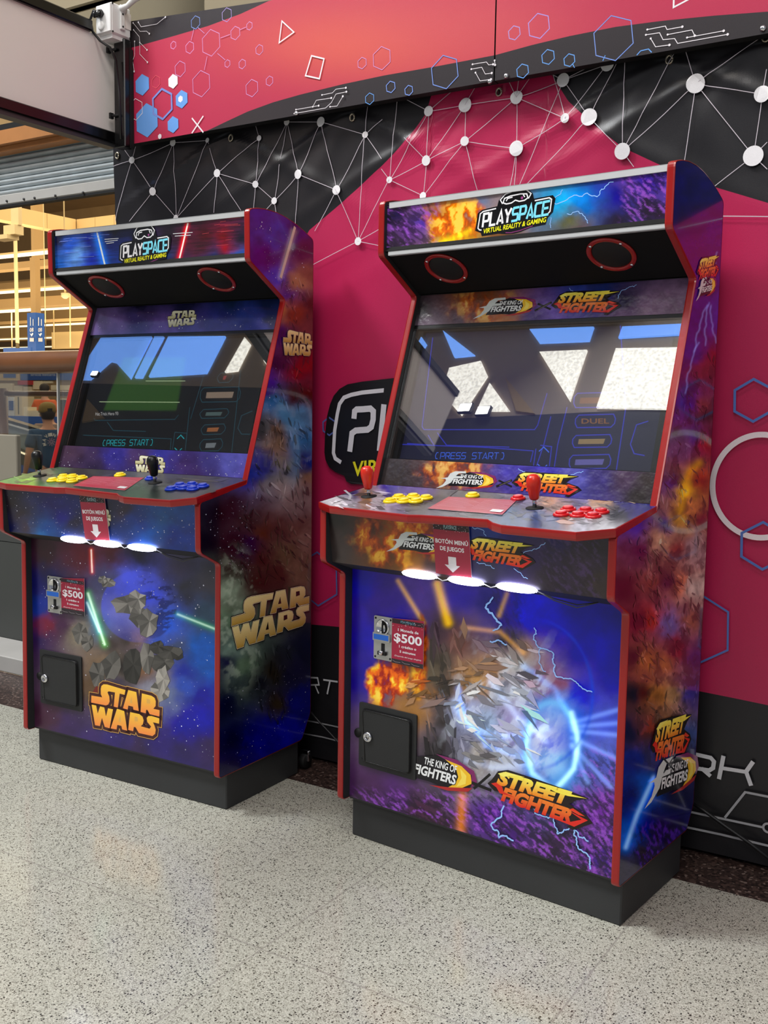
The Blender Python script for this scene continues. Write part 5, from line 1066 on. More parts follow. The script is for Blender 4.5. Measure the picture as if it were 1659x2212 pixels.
def sideL_art(A):
    A.shards(sideL, ((610, 600), (672, 600), (668, 880), (590, 880)), 120, 7, 5, 1.3, .6); A.shards(sideL, ((550, 910), (672, 910), (665, 1260), (500, 1260)), 240, 8, 6, 1.2, .7); A.shards(sideL, ((545, 1390), (625, 1390), (620, 1570), (565, 1570)), 60, 9, 7, 1.5, .4)
    A.stroke([(636, 490), (605, 600)], 8.5, (196, 178, 162), cap=0)
    A.stars(90, ((545, 470), (668, 530), (640, 640), (590, 640)), 3, 210, 1.3); A.stars(120, ((440, 1110), (560, 1060), (545, 1240), (480, 1230)), 4, 190, 1.2); A.stars(110, ((482, 1480), (668, 1440), (655, 1580), (482, 1670)), 5, 190, 1.1); A.stars(30, ((560, 800), (610, 790), (560, 1010), (545, 1030)), 6)
    for (o, e, t) in (((609, 766), (671, 772), (611, 712)), ((497, 1405), (664, 1352), (499, 1300))):
        A.emblem(o, e, t, [(.065, (34, 22, 20), 0), (.03, (236, 224, 180), 0), (.012, (40, 28, 16), 0), (0, (176, 136, 50), (236, 216, 150))])
front_L = pt('100,1190,50,20,30 180,1200,90,30,40 240,1190,70,24,30 300,1200,16,12,30 380,1220,50,46,66 450,1260,54,52,60 90,1260,20,20,80 90,1310,20,50,130 100,1350,100,30,50 90,1380,40,24,70 130,1350,60,30,60 230,1262,70,70,100 280,1262,100,110,225 320,1290,84,96,215 360,1340,66,96,196 345,1380,66,86,166 260,1310,130,128,130 290,1320,140,140,140 400,1270,40,40,50 450,1330,50,70,90 170,1370,120,112,96 210,1350,80,100,120 240,1390,60,50,50 270,1380,50,42,40 300,1370,120,96,84 210,1430,110,92,76 240,1440,120,110,86 270,1440,30,26,26 310,1440,110,80,56 340,1450,110,102,104 200,1480,80,62,46 250,1480,56,50,66 330,1490,140,140,152 360,1500,100,110,144 380,1400,60,70,100 430,1400,40,90,170 450,1440,50,90,170 400,1450,40,50,140 430,1500,30,30,140 400,1480,60,80,160 100,1550,60,30,50 150,1570,54,36,80 180,1600,54,40,90 250,1600,50,40,100 400,1560,36,26,140 440,1560,40,30,150 400,1620,40,30,80 450,1620,50,36,80 350,1600,44,34,100 300,1620,48,34,70')
def frontL(x, y):
    c = cloud(x, y, front_L, warp=16, wsc=32, amp=.3, seed=83, nsc=24, power=3.6)
    d = np.hypot((x - 300) / 82, (y - 1310) / 78); pl = (1 - ss(.97, 1.02, d)) * (1 - ss(1330, 1390, y - .3 * (x - 300)) * .6)
    c = over(c, (104, 112, 232), .55 * pl * (1 - ss(.0, 1.0, (x - 240) / 150))); c = over(c, (14, 18, 70), pl * .75 * ss(.48, .58, fbm(x + y * .4, y * 2.2, 22, 3, 5)) * ss(290, 330, x))
    for a, b2, w_, cc, k in (((197, 1188), (199, 1236), 2.2, (255, 90, 60), 1.2), ((190, 1282), (226, 1392), 3.6, (110, 230, 110), .9), ((188, 1302), (214, 1364), 3.0, (90, 170, 240), .8), ((384, 1327), (468, 1360), 3.0, (90, 220, 140), .7)): c = beam(c, x, y, [a, b2], w_ * 2.2, cc, k * .45); c = beam(c, x, y, [a, b2], w_ * .7, (240, 255, 240), k)
    return c
def frontL_art(A):
    A.stars(420, ((84, 1190), (468, 1235), (468, 1650), (84, 1560)), 21, 245, 1.5)
    r = random.Random(9)
    for (cx, cy, rx, ry, base) in ((272, 1306, 34, 24, 150), (232, 1258, 17, 13, 140), (172, 1368, 18, 22, 120), (300, 1330, 20, 26, 130), (352, 1432, 26, 24, 84), (345, 1492, 20, 24, 150), (385, 1415, 14, 12, 60), (240, 1440, 22, 34, 92), (285, 1440, 24, 44, 52), (212, 1460, 18, 36, 96), (318, 1420, 14, 40, 110), (296, 1296, 22, 20, 165), (320, 1345, 24, 30, 140), (190, 1388, 16, 18, 105), (365, 1408, 28, 16, 70), (352, 1470, 14, 34, 165), (340, 1398, 16, 16, 60), (222, 1252, 10, 9, 150)):
        n = 11; pts_ = [(cx + rx * math.cos(2 * math.pi * k / n) * r.uniform(.72, 1.15), cy + ry * math.sin(2 * math.pi * k / n) * r.uniform(.72, 1.15)) for k in range(n)]
        for k in range(n):
            f_ = r.uniform(.55, 1.15); j = (k + 1) % n; ce = (cx + rx * .15, cy - ry * .1); A.lay -= 1; A.poly([ce, pts_[k], pts_[j]], (base * f_, base * f_ * .97, base * f_ * .92))
        A.lay += 1
    A.poly([(208, 1482), (330, 1500), (340, 1512), (341, 1588), (322, 1592), (204, 1558), (197, 1502)], (110, 30, 24)); A.lay += 1
    A.emblem((196, 1564), (343, 1598), (199, 1472), [(.165, (222, 170, 80), 0), (.14, (64, 22, 20), 0), (0, (246, 140, 66), (252, 200, 60))])
marq_L = pt('125,520,16,16,40 150,530,60,90,190 165,550,110,150,210 190,520,30,36,130 200,560,40,50,160 130,570,50,90,170 230,530,20,24,80 240,560,40,60,140 250,500,14,12,16 300,500,10,10,20 370,500,24,16,24 380,560,50,20,40 400,520,70,20,34 430,530,60,20,30 440,510,60,10,14 480,510,100,20,24 490,535,130,28,34 480,560,50,16,26 520,550,40,80,150 520,510,14,14,30 460,560,30,50,100 360,550,20,40,80')
def marqL(x, y):
    c = cloud(x, y, marq_L, warp=12, wsc=26, amp=.3, seed=93, nsc=18); st = fbm(x * .12, y + .09 * x, 3.2, 14, 2); c = c * (1 + 1.3 * (st[:, None] - .5)); c = beam(c, x, y, [(208, 500), (228, 582)], 9, (70, 130, 230), .9); return beam(c, x, y, [(405, 482), (385, 565)], 5, (240, 50, 50), .8)
def marqL_art(A):
    A.stroke([(209, 499), (229, 582)], 5, (220, 236, 244), cap=0); A.stroke([(406, 482), (386, 566)], 4.4, (255, 232, 226), cap=0)
    for q in ([(226, 517), (256, 515)], [(227, 522), (254, 519)], [(230, 526), (246, 524)], [(374, 505), (416, 502)], [(378, 510), (412, 508)]): A.stroke(q, 1.3, (220, 222, 226))
    for i in range(22):
        r = random.Random(i); x = r.choice([r.uniform(120, 200), r.uniform(430, 500)]); y = r.uniform(505, 570) - .1 * (x - 130); A.stroke([(x, y), (x + r.uniform(12, 40), y - 2)], .8, (110, 130, 210) if x < 300 else (180, 60, 70))
    playspace(A, (268, 556), (362, 541), (267, 533), 1.25)
up_L = pt('215,690,110,90,140 250,700,110,86,150 300,690,60,50,110 350,710,96,70,150 420,710,70,60,140 480,690,40,44,130 540,680,30,50,130 580,680,20,36,90 560,700,50,60,160 400,660,14,16,50 500,650,20,40,80 580,660,16,30,70 300,660,10,10,40')  # dark top and pale lower left paint in the hood shadow and lit triangle
low_L = pt('150,980,70,50,70 200,990,60,44,76 250,980,56,50,140 300,990,70,50,90 350,985,60,60,160 400,1000,70,50,110 450,1000,66,60,130 500,1005,96,96,190 530,1020,90,80,170 200,1010,50,40,70 300,1020,50,44,100 420,1020,70,50,110')
box_L = pt('20,1080,30,22,30 50,1110,46,36,44 60,1140,56,44,56 110,1090,26,20,84 130,1110,30,26,110 100,1140,40,70,140 90,1150,60,110,170 160,1130,24,18,40 220,1110,20,18,34 270,1100,50,40,60 300,1130,40,60,130 350,1120,50,90,150 400,1110,46,80,150 320,1150,40,80,150 380,1160,30,50,130 260,1160,30,50,110 410,1150,40,56,130 20,1140,16,20,70')
def starry(pts_, s_, amp=.35): return lambda x, y: cloud(x, y, pts_, warp=14, wsc=26, amp=amp, seed=s_, nsc=22)
top_L = pt('30,1035,90,140,80 60,1037,120,170,50 110,1045,80,120,90 90,1025,60,60,60 140,1045,90,90,80 170,1030,40,34,34 60,1022,60,54,60 250,1020,44,40,50 310,1020,70,70,80 350,1030,40,40,60 400,1035,34,36,60 480,1035,36,34,70 500,1030,34,30,76 420,1065,56,44,56 340,1065,50,60,54 300,1062,60,90,70 450,1060,40,34,44')
def LL_top(x, y): return cloud(x, y, top_L, warp=10, wsc=16, amp=.5, seed=111, nsc=10, power=4)
def scrL(x, y):
    c = np.tile(lin((16, 18, 22)), (len(x), 1)); xl = 262 - (y - 780) * .38; xr = 402 - (y - 780) * .18; m = ss(0, 4, x - xl) * ss(0, 4, xr - x) * ss(770, 774, y) * (1 - ss(885, 888, y)); return over(c, (34, 62, 26), m)
def scrL_art(A):
    D_ = (26, 56, 66)
    A.stroke([(315, 823), (400, 823)], 1.4, (150, 170, 130)); A.stroke([(215, 868), (388, 869)], 1.6, (150, 170, 130)); A.text('NAME SHOP', (230, 883), (260, 882), (230, 875), (140, 130, 50)) if False else None
    ui(A, D_, D_, ('[PRESS START]', (222, 963), (329, 962), (223, 951)), [[(383, 948), (391, 940), (398, 948)], [(378, 968), (386, 976), (393, 969)]],
       [(433, 838, 520, 868, (110, 96, 84), None), (432, 885, 495, 903, (60, 76, 76), None), (435, 918, 488, 938, (120, 74, 44), None), (432, 950, 482, 974, (90, 96, 100), None), (470, 806, 505, 826, (110, 40, 44), None)],
       [[(203, 903), (205, 908), (378, 906), (386, 896)], [(180, 940), (370, 948), (368, 972)], [(410, 880), (400, 978)], [(440, 812), (412, 905)], [(545, 888), (522, 898), (514, 925), (522, 938), (540, 938)], [(232, 912), (245, 930), (315, 932)], [(378, 934), (404, 936), (400, 980), (372, 978), (378, 934)], [(520, 800), (500, 985)]], (30, 140, 150))
    A.text('Hat Trick Hero 93', (207, 898), (256, 897), (207, 891), (150, 150, 150))
E2_ = [(.07, (30, 26, 30), 0), (.03, (150, 140, 90), 0), (0, (186, 180, 130), (240, 238, 214))]
LL = dict(side=sideL, side_art=sideL_art, front=frontL, front_art=frontL_art, box=starry(box_L, 101), box_art=lambda A: (A.stars(230, ((10, 1060), (430, 1090), (430, 1180), (25, 1145)), 31, 225, 1.2), A.emblem((180, 1132), (240, 1140), (178, 1092), E2_)),
    top=lambda x, y: cloud(x, y, top_L, warp=10, wsc=16, amp=.5, seed=111, nsc=10, power=4), top_art=lambda A: A.shards(LL_top, ((60, 1022), (510, 1032), (440, 1068), (20, 1040)), 120, 10, 16, .05, .4) or A.stroke([(395, 1034), (470, 1041)], 1.4, (190, 180, 160)),
    low=starry(low_L, 121), low_art=lambda A: (A.stars(120, ((140, 972), (540, 985), (530, 1030), (120, 1010)), 41, 235, 1.2), A.emblem((292, 1020), (356, 1024), (293, 984), E2_)),
    up=starry(up_L, 131), up_art=lambda A: (A.stars(90, ((215, 680), (600, 660), (590, 708), (205, 718)), 51, 225, 1.1), A.emblem((361, 707), (422, 703), (364, 673), E2_)),
    scr=scrL, scr_art=scrL_art, marq=marqL, marq_art=marqL_art, stripmat='printg', farside='farfilm', lowtext=True, pfoot=.14,
    door=[(89.5, 1403), (180.6, 1418), (177, 1536), (89.5, 1517)], lock=(104, 1463), coin=[(105.5, 1243.7), (136, 1246), (137, 1326), (107.6, 1321)],
    price=[(135, 1248), (185.7, 1249), (186.5, 1331), (137, 1322)], notice=[(174, 1070), (228.7, 1075), (239.7, 1168), (187, 1164)], leds=[(131, 1157, 188, 1175.5), (202.5, 1166, 261.6, 1184.5), (275, 1174, 337.5, 1194)],
    board=[(-.388, .135), (-.388, -.082), (-.33, -.095), (-.13, -.095), (-.09, -.088), (.13, -.108), (.155, -.125), (.18, -.135), (.34, -.132), (.388, -.09), (.388, .135)],
    rules=[(201.7, 1029.8), (311, 1033), (270, 1060.6), (158, 1050)],
    buttons=[(x, y, 'yellow') for x, y in ((113, 1033), (136, 1025), (134, 1033), (156, 1025), (155, 1035), (176, 1028), (258.6, 1021.8))] + [(x, y, 'btn_blue') for x, y in ((325, 1029), (369, 1051), (388, 1043), (394.5, 1049.5), (413.5, 1041.6), (415.6, 1051), (437.5, 1045))],
    sticks=[(86, 1028, 'knob_black'), (335, 1043, 'knob_black')], speakers=[(243, 630), (480, 615)])
build_cabinet(Lc, LL)
tag(Lc.root, 'left arcade cabinet with blue starfield artwork, black joysticks and blue and yellow buttons', 'arcade machine', 'two-player upright arcade cabinets')
# ================================================================== LEFT SIDE: FASCIA, POST, JUNCTION BOX
XF = -2.62
t = empty('fascia_sign', (XF, 2.4, 2.0))
def fz(px, py): p = on_x(XF, px, py); return float(p[1]), float(p[2])
p_tl, p_tr, p_br, p_bl = fz(60, 2), fz(243, 100), fz(245, 290), fz(0, 207)
def linz(a, b, y): return a[1] + (b[1] - a[1]) * (y - a[0]) / (b[0] - a[0])
y0 = .9; y1 = 2.43
zt = (p_tl[1] + p_tr[1]) / 2; zb = (p_br[1] + p_bl[1]) / 2
m = MB(); m.box(XF - .03, XF, y0, y1 + .03, zb, zt, 'fascia'); o = m.build('panel', t); o.location = (-XF, -2.4, -2.0)
m = MB(); m.box(XF - .035, XF + .012, y0, y1 + .03, zb - .034, zb, 'gloss_black', bev=.003); m.box(XF - .035, XF + .004, y0, y1 + .03, zb - .048, zb - .034, 'cablegrey'); o = m.build('bottom_rail', t); o.location = (-XF, -2.4, -2.0)
m = MB(); m.box(XF - .03, XF + .014, y0, 2.36, zt, zt + .035, 'gloss_black', bev=.004); o = m.build('top_rail', t); o.location = (-XF, -2.4, -2.0)
tag(t, 'pale fascia panel in a black frame running toward the viewer at the top left corner', 'sign panel')
ZBX = float(on_y(2.38, 240, 70)[2])
pa, pb = on_y(2.43, 246, 200), on_y(2.43, 272, 200); zb2 = float(on_y(2.43, 258, 312)[2])
t = empty('frame_post', (pa[0], 2.43, zb2)); m = MB(); m.box(pa[0], pb[0] - .006, 2.43, 2.465, zb2 - .01, ZBX - .002, 'gloss_black', bev=.003); m.box(pb[0] - .026, pb[0] - .004, 2.452, 2.468, zb2 - .01, ZBX - .03, 'deep'); o = m.build('post', t); o.location = -t.location
for (px, py) in ((238, 107), (244, 249)):
    m = MB(); p = on_y(2.425, px + 4, py); m.tube([p - np.array([.018, 0, 0]), p + np.array([.02, 0, -.002])], .0045, 'deep', n=8); m.box(p[0] - .020, p[0] - .012, p[1] - .007, p[1] + .007, p[2] - .009, p[2] + .009, 'deep'); o = m.build('clamp', t); o.location = -t.location
tag(t, 'black vertical frame post between the pale fascia panel and the printed boards', 'post')
# junction box, built on a corner seen edge-on
c = on_y(2.38, 240, 2); zt2 = float(on_y(2.38, 240, 2)[2]); zb3 = float(on_y(2.38, 240, 70)[2]); ccx, ccy = float(c[0]), 2.38
rz = math.radians(-2)
t = empty('junction_box', (ccx, ccy, zb3), rz)
Wd, Dp, Hh_ = .068, .082, zt2 - zb3
# local: corner at origin, left face runs along -x, right face along +y
m = MB(); m.box(-Wd, .0, .0, Dp, .0, Hh_, 'white_pl', bev=.005); m.box(-Wd - .001, -.0, -.004, .002, .004, Hh_ - .004, 'white_pl', bev=.002); m.prism([(-.006, Dp * .1), (-.006, Dp), (-Wd + .006, Dp), (-Wd + .006, Dp * .1)], -.012, .002, 2, 'white_pl'); m.build('housing', t)
m = MB(); m.lathe([(.014, 0), (.014, .004), (.011, .006), (0, .007)], (-Wd * .60, -.004, Hh_ * .27), (0, -1, 0), 'white_pl', n=20); m.build('round_button', t)
m = MB(); m.lathe([(.0125, 0), (.0125, .016), (.0085, .018), (.0085, .03)], (-Wd * .60, -.004, Hh_ * .68), (-.25, -1, -.5), 'gloss_black', n=18); m.build('cable_gland', t)
m = MB(); m.box(.0, .007, Dp * .40, Dp * .62, Hh_ * .20, Hh_ * 1.0, 'white_pl', bev=.002); m.box(.0, .0025, Dp * .64, Dp * .97, Hh_ * .30, Hh_ * .82, 'fascia')
for zz in (.30, .70): m.lathe([(.0032, 0), (.0025, .002), (0, .002)], (.007, Dp * .51, Hh_ * zz), (1, 0, 0), 'deep', n=10)
m.build('mounting_plate', t)
for (yy, zz) in ((.06, .05), (.94, .05), (.06, .95)):
    m = MB(); m.lathe([(.003, 0), (.003, .002), (0, .002)], (.0, Dp * yy, Hh_ * zz), (1, 0, 0), 'deep', n=10); m.build('screw', t)
m = MB(); m.tube([(.005, Dp * .45, Hh_ * .86), (.03, Dp * .5, Hh_ * .92), (.055, Dp * .55, Hh_ * 1.08), (.09, Dp * .6, Hh_ * 1.20)], [.011, .008, .010, .012], 'white_pl', n=12); m.lathe([(.010, 0), (.010, .02)], (.004, Dp * .42, Hh_ * .84), (0, 1, 0), 'white_pl', n=14); m.build('bracket_arm', t)
tag(t, 'white plastic junction box with black cable gland on top of the black post', 'junction box')
g0 = Matrix.Rotation(rz, 3, 'Z') @ Vector((-Wd * .60, -.03, Hh_ * .62)) + Vector((ccx, ccy, zb3))
m = MB(); wp = [tuple(g0)] + [tuple(on_y(2.37, *q)) for q in ((203, 22), (195, 42), (200, 68), (216, 88), (238, 103))] + [tuple(on_y(2.415, *q)) for q in ((250, 130), (257, 200), (262, 300))]
m.tube(wp, .0042, 'cable', n=8); o = m.build('power_cable', None, loc=wp[0]); tag(o, 'black cable looping from the white junction box down the black post', 'cable')

# loose cables on the banner and the floor
def floorcable(pts, y, label, r=.0035, cm='cable'):
    m = MB(); q = [tuple(on_y(y, *p)) for p in pts]; m.tube(q, r, cm, n=8); o = m.build('power_cable', None, loc=q[0]); tag(o, label, 'cable'); return o
floorcable([(1499, 1737), (1530, 1758), (1570, 1787), (1620, 1822), (1700, 1885)], 2.50, 'black power cable crossing the lower banner to the right of the right cabinet', .0045)
floorcable([(671, 1538), (690, 1560), (712, 1583), (733, 1606), (755, 1628)], 2.47, 'thin black power cable crossing the banner between the two cabinets', .003)
p = on_z(0.02, 655, 1648); t = empty('caster_wheel', (p[0] - .01, p[1] + .01, 0)); m = MB(); m.lathe([(0, 0), (.022, 0), (.024, .004), (.024, .016), (.022, .02), (0, .02)], (0.0, 0, .0245), (1, 0, 0), 'deep', n=24); m.build('wheel', t); m = MB(); m.box(-.004, .026, -.006, .006, .0245, .058, 'chrome', bev=.002); m.build('fork', t)
tag(t, 'small black caster wheel at the back corner of the left cabinet plinth', 'wheel')

# ================================================================== SHUTTER, BEAMS
YS = 4.0
def zy(y, px, py): return float(on_y(y, px, py)[2])
xL, xR = -9.0, -2.9
zs0 = zy(YS, 0, 425); zs1 = zy(YS, 0, 330)
t = empty('roller_shutter', (-5.6, YS, zs0)); m = MB(); nsl = 9; prof = []
H = (zs1 - zs0); pit = (zs1 - zs0) / 8.0
for k in range(8):
    z = zs0 + pit * k
    for a in range(7): th = a / 7; prof.append((YS - .020 * math.sin(math.pi * th) ** .8 if a else YS + .004, z + pit * th))
V = [(x, y, z) for x in (xL, xR) for y, z in prof]; n = len(prof); m.add(V, [(i, i + 1, n + i + 1, n + i) for i in range(n - 1)], 'galv', smooth=False); o = m.build('slats', t); o.location = -t.location
m = MB(); zb4 = zy(YS, 0, 455); m.box(xL, xR, YS - .03, YS + .02, zy(YS, 0, 447), zs0, 'stone', bev=.006); m.box(xL, xR, YS - .026, YS + .015, zy(YS, 0, 452), zy(YS, 0, 447), 'deep'); o = m.build('bottom_bar', t); o.location = -t.location
for px in (15, 52, 75, 120, 180):
    m = MB(); p = on_y(YS - .032, px, 436 - px * .11); m.lathe([(.007, 0), (.006, .006), (0, .007)], p, (0, -1, 0), 'cablegrey', n=10); o = m.build('bolt', t); o.location = -t.location
tag(t, 'half-lowered galvanised roller shutter over the store entrance', 'shutter')
m = MB(); za, zc_, zd = zy(3.9, 0, 329), zy(3.9, 0, 318), zy(3.9, 0, 288); m.box(xL, -2.75, 3.86, 4.3, zc_ + .001, zd, 'beamwood'); o = m.build('timber_beam', None, loc=(-5.6, 3.9, zc_)); tag(o, 'brown timber beam above the roller shutter', 'beam')
m = MB(); m.box(xL, -2.75, 4.03, 4.3, za - .0, zc_, 'beamwood'); m.box(xL, -2.75, 3.90, 3.97, za, zc_, 'beamwood'); m.box(xL, -2.75, 3.87, 4.3, zd, zd + .035, 'deep'); m.box(xL, -2.75, 3.87, 4.3, zd + .035, zd + .09, 'tan'); m.box(xL, -2.75, 3.92, 4.3, zd + .09, zd + 1.6, 'beige'); struct(m.build('wall_entrance_top'))

# ================================================================== BALUSTRADE
YB = 2.95
m = MB(); m.box(-14, -2.64, 2.66, 2.88, 0, .068, 'stone', bev=.004); struct(m.build('trim_2'))
m = MB()
for x0 in np.arange(-14, -2.7, .72): m.box(x0 + .002, min(x0 + .718, -2.66), 2.88, 2.94, .068, .50, 'clad'); m.box(x0 + .002, min(x0 + .718, -2.66), 2.882, 2.94, .503, .74, 'clad')
m.box(-14, -2.66, 2.89, 2.96, .06, .745, 'deep'); struct(m.build('wall_parapet'))
t = empty('balustrade', (-4.5, YB, .745))
pz = on_y(YB, 80, 780); r_ = abs(zy(YB, 80, 757) - zy(YB, 80, 805)) / 2
m = MB(); pts_ = [(x, YB + .006 * math.sin(x * 1.3), pz[2] + .006 * math.sin(x * 2.1)) for x in np.linspace(-8, -2.75, 20)]; m.tube(pts_, [r_ * (1 + .04 * math.sin(k * 1.7)) for k in range(20)], 'wood', n=20); o = m.build('log_handrail', t); o.location = -t.location
xg = float(on_y(YB, 127, 900)[0])
for a, b2 in ((-7.5, xg - .90), (xg - .895, xg - .004), (xg + .004, -2.75)):
    m = MB(); m.box(a, b2, YB - .005, YB + .005, .745, pz[2] - r_ + .004, 'railglass'); o = m.build('glass_pane', t); o.location = -t.location
m = MB(); q = [xg - .0035, xg + .0035]; m.box(q[0], q[1], YB - .006, YB + .006, .745, pz[2] - r_, 'stone'); o = m.build('pane_joint', t); o.location = -t.location
tag(t, 'glass balustrade with a thick brown log handrail left of the left cabinet', 'railing')
pp = on_y(2.885, 35, 940); m = MB(); m.box(-6.0, float(pp[0]), 2.885, 2.91, .7455, float(pp[2]), 'stone', bev=.004); o = m.build('grey_cabinet', None, loc=(float(pp[0]) - .3, 2.91, .7455)); MT['greybox'] = mat('grey_beige_steel', (140, 134, 120), .5, noise=.05, nscale=5); o.data.materials[0] = MT['greybox']
tag(o, 'grey beige steel box standing on the parapet below the log post', 'box')
# second rail beyond the void
YR = 5.2; a = on_y(YR, 60, 850); r2 = abs(zy(YR, 60, 843.5) - zy(YR, 60, 855.5)) / 2
t = empty('far_railing', (float(a[0]), YR, -.6)); m = MB(); m.tube([(x, YR, float(a[2])) for x in np.linspace(float(on_y(YR, 14, 850)[0]), -4.2, 8)], r2, 'wood', n=14); o = m.build('log_handrail', t); o.location = -t.location
pc = on_y(YR - .12, 6, 838); m = MB(); rp = abs(on_y(YR, 15, 900)[0] - on_y(YR, -3, 900)[0]) / 2 * .8; m.tube([(float(on_y(YR, 6, 900)[0]), YR, -.6), (float(on_y(YR, 6, 900)[0]), YR, float(pc[2]))], rp, 'wood', n=16); o = m.build('log_post', t); o.location = -t.location
tag(t, 'thinner brown log rail and post on the far side of the escalator', 'railing')

# ================================================================== STORE INTERIOR
ZS = -.62
MT['storefloor'] = mat('store_floor', (150, 142, 126), .35, noise=.06, nscale=1)
m = MB(); m.box(-70, 4, 5.0, 52, ZS - .1, ZS, 'storefloor'); m.box(-14, 4, 2.97, 5.0, ZS - .1, ZS, 'storefloor'); struct(m.build('floor_store'))
# escalator
t = empty('escalator', (-12, 9.0, ZS)); MT['escsteel'] = mat('escalator_steel', (150, 160, 160), .4, .2, noise=.05, nscale=3)
def slope_box(mb, y, pts_, th, mt): q = [(float(on_y(y, *p)[0]), float(on_y(y, *p)[2])) for p in pts_]; mb.prism(q, y, y + th, 1, mt)
m = MB(); slope_box(m, 9.0, [(-30, 895), (85, 930), (140, 952), (140, 1030), (-30, 965)], .05, 'escsteel'); o = m.build('side_panel', t); o.location = -t.location
m = MB(); slope_box(m, 8.93, [(-30, 893), (85, 927), (140, 947), (140, 953), (85, 933), (-30, 899)], .14, 'gloss_black'); o = m.build('handrail', t); o.location = -t.location
m = MB(); slope_box(m, 8.91, [(-30, 901), (85, 935), (140, 955), (140, 958), (85, 938), (-30, 904)], .03, 'alu'); o = m.build('trim_strip', t); o.location = -t.location
m = MB(); slope_box(m, 8.88, [(-30, 948), (30, 968), (110, 1003), (140, 1018), (140, 1040), (-30, 975)], .10, 'clad'); slope_box(m, 8.86, [(30, 970), (75, 989), (110, 1006), (110, 1009), (75, 992), (30, 973)], .03, 'tube'); o = m.build('skirting', t); o.location = -t.location
tag(t, 'escalator with steel side and black handrail behind the glass balustrade', 'escalator')
def rect_at(mb, y, x0, y0, x1, y1, th, mt, bev=0.0):
    a = on_y(y, x0, y1); b2 = on_y(y, x1, y0); mb.box(float(a[0]), float(b2[0]), y, y + th, float(on_y(y, (x0 + x1) / 2, y1)[2]), float(on_y(y, (x0 + x1) / 2, y0)[2]), mt, bev=bev); return (float(a[0]), y, float(on_y(y, (x0 + x1) / 2, y1)[2]))
# back wall, ceiling masses
m = MB(); rect_at(m, 44, -600, 300, 900, 872, .3, 'brown'); m.box(-75, -10, 44, 44.3, ZS, 3, 'brown'); struct(m.build('wall_store_back'))
m = MB(); m.box(-75, 0, 9, 44, 13.0, 13.2, 'brown'); struct(m.build('ceiling_store'))
cz = on_y(16, 165, 474); zb_ = float(on_y(16, 165, 506)[2]); m = MB(); X0, Z0 = float(cz[0]), float(cz[2])
for k in range(9): m.box(X0 + .6 * k + .006, X0 + .6 * k + .594, 16, 16.3, zb_, Z0, 'cream')
for k in range(12): m.box(X0 - .3, X0, 15.99 - .8 * k - .794, 15.99 - .8 * k - .006, zb_, Z0, 'cream')
m.box(X0 - .28, X0 + 5.4, 16.02, 16.28, zb_, Z0 - .01, 'tan'); m.box(X0 - .28, X0 - .02, 6.4, 16, zb_ + .01, Z0 - .01, 'tan'); struct(m.build('wall_bulkhead'))
m = MB()
for k in range(5): m.box(-60, 0, 18 + 3.4 * k, 18.5 + 3.4 * k, 12.2, 13.0, 'tan')
for k in range(6): m.box(-14 - 5 * k, -13.6 - 5 * k, 17, 40, 12.5, 12.95, 'tan')
struct(m.build('trim_roof_beams'))
for i, (y, q, mt, lb) in enumerate(((18, (-60, 560, 260, 574), 'tan', 'tan ceiling beam behind the first light row'), (23, (-60, 604, 260, 616), 'tan', 'tan ceiling beam behind the second light row'), (20.8, (-60, 640, 260, 660), 'tan', 'tan ceiling beam behind the third light row'), (29.2, (-60, 690, 260, 697), 'tan', 'tan ceiling beam farthest back'))):
    m = MB(); l = rect_at(m, y, *q, .4, mt); o = m.build('ceiling_beam', None, loc=l); tag(o, lb, 'beam')
m = MB(); rect_at(m, 31, 112, 715, 260, 752, .3, 'cream'); rect_at(m, 36.5, -60, 600, 260, 735, .3, 'tan'); struct(m.build('wall_store_mid'))
# rows of tubes
rows = [(15.5, -60, 548, 160, 'first and highest'), (20.4, -60, 627, 144, 'second'), (24.6, -60, 670, 230, 'third'), (30, -60, 704, 230, 'fourth'), (35.6, -60, 731, 230, 'fifth'), (41, -60, 750, 230, 'sixth and lowest')]
for i, (y, xa, py, xb, nm) in enumerate(rows):
    a = on_y(y, xa, py + 3); b2 = on_y(y, xb, py - 3.5); z = (float(on_y(y, 50, py)[2])); hh = (6.5, 5.5, 4.6, 4.0, 3.6, 3.2)[i] / 2193 * y * 1.49 / 2
    t = empty('light_row', (float(b2[0]), y, z)); m = MB(); m.box(float(a[0]), float(b2[0]), y, y + .15, z - hh, z + hh * .5, 'tube'); o = m.build('tube', t); o.location = -t.location
    m = MB(); m.box(float(a[0]), float(b2[0]), y - .01, y + .2, z + hh * .5, z + hh * 1.7, 'cream'); o = m.build('housing', t); o.location = -t.location
    tag(t, nm + ' row of warm fluorescent tubes in the store', 'ceiling light', 'fluorescent rows over the store')
for (y, x, w_, ya, yb_, lb) in ((13, 38, 8, None, 752, 'thick cream pipe post left of the blue column sign'), (11, 139, 2.4, None, 500, 'thin rod hanging above the left cabinet marquee'), (12, 99, 1.8, None, 745, 'thin hanging rod right of the blue column sign'), (24.85, 26, 3, 668, 752, 'short thin rod near the left picture edge'), (24.72, 117, 2.6, 670, 752, 'thin rod between the light rows beside the cabinet edge'), (20.5, 152, 2.6, 627, 750, 'thin rod nearest the red cabinet edge')):
    m = MB(); l = on_y(y, x, yb_); k = w_ / 2193 * y * 1.49 / 2; top = np.array([l[0], y, 13.0]) if ya is None else on_y(y, x - 1, ya); m.tube([tuple(l), tuple(top)], k, 'postpaint', n=10); o = m.build('hanging_rod', None, loc=l); tag(o, lb, 'rod')
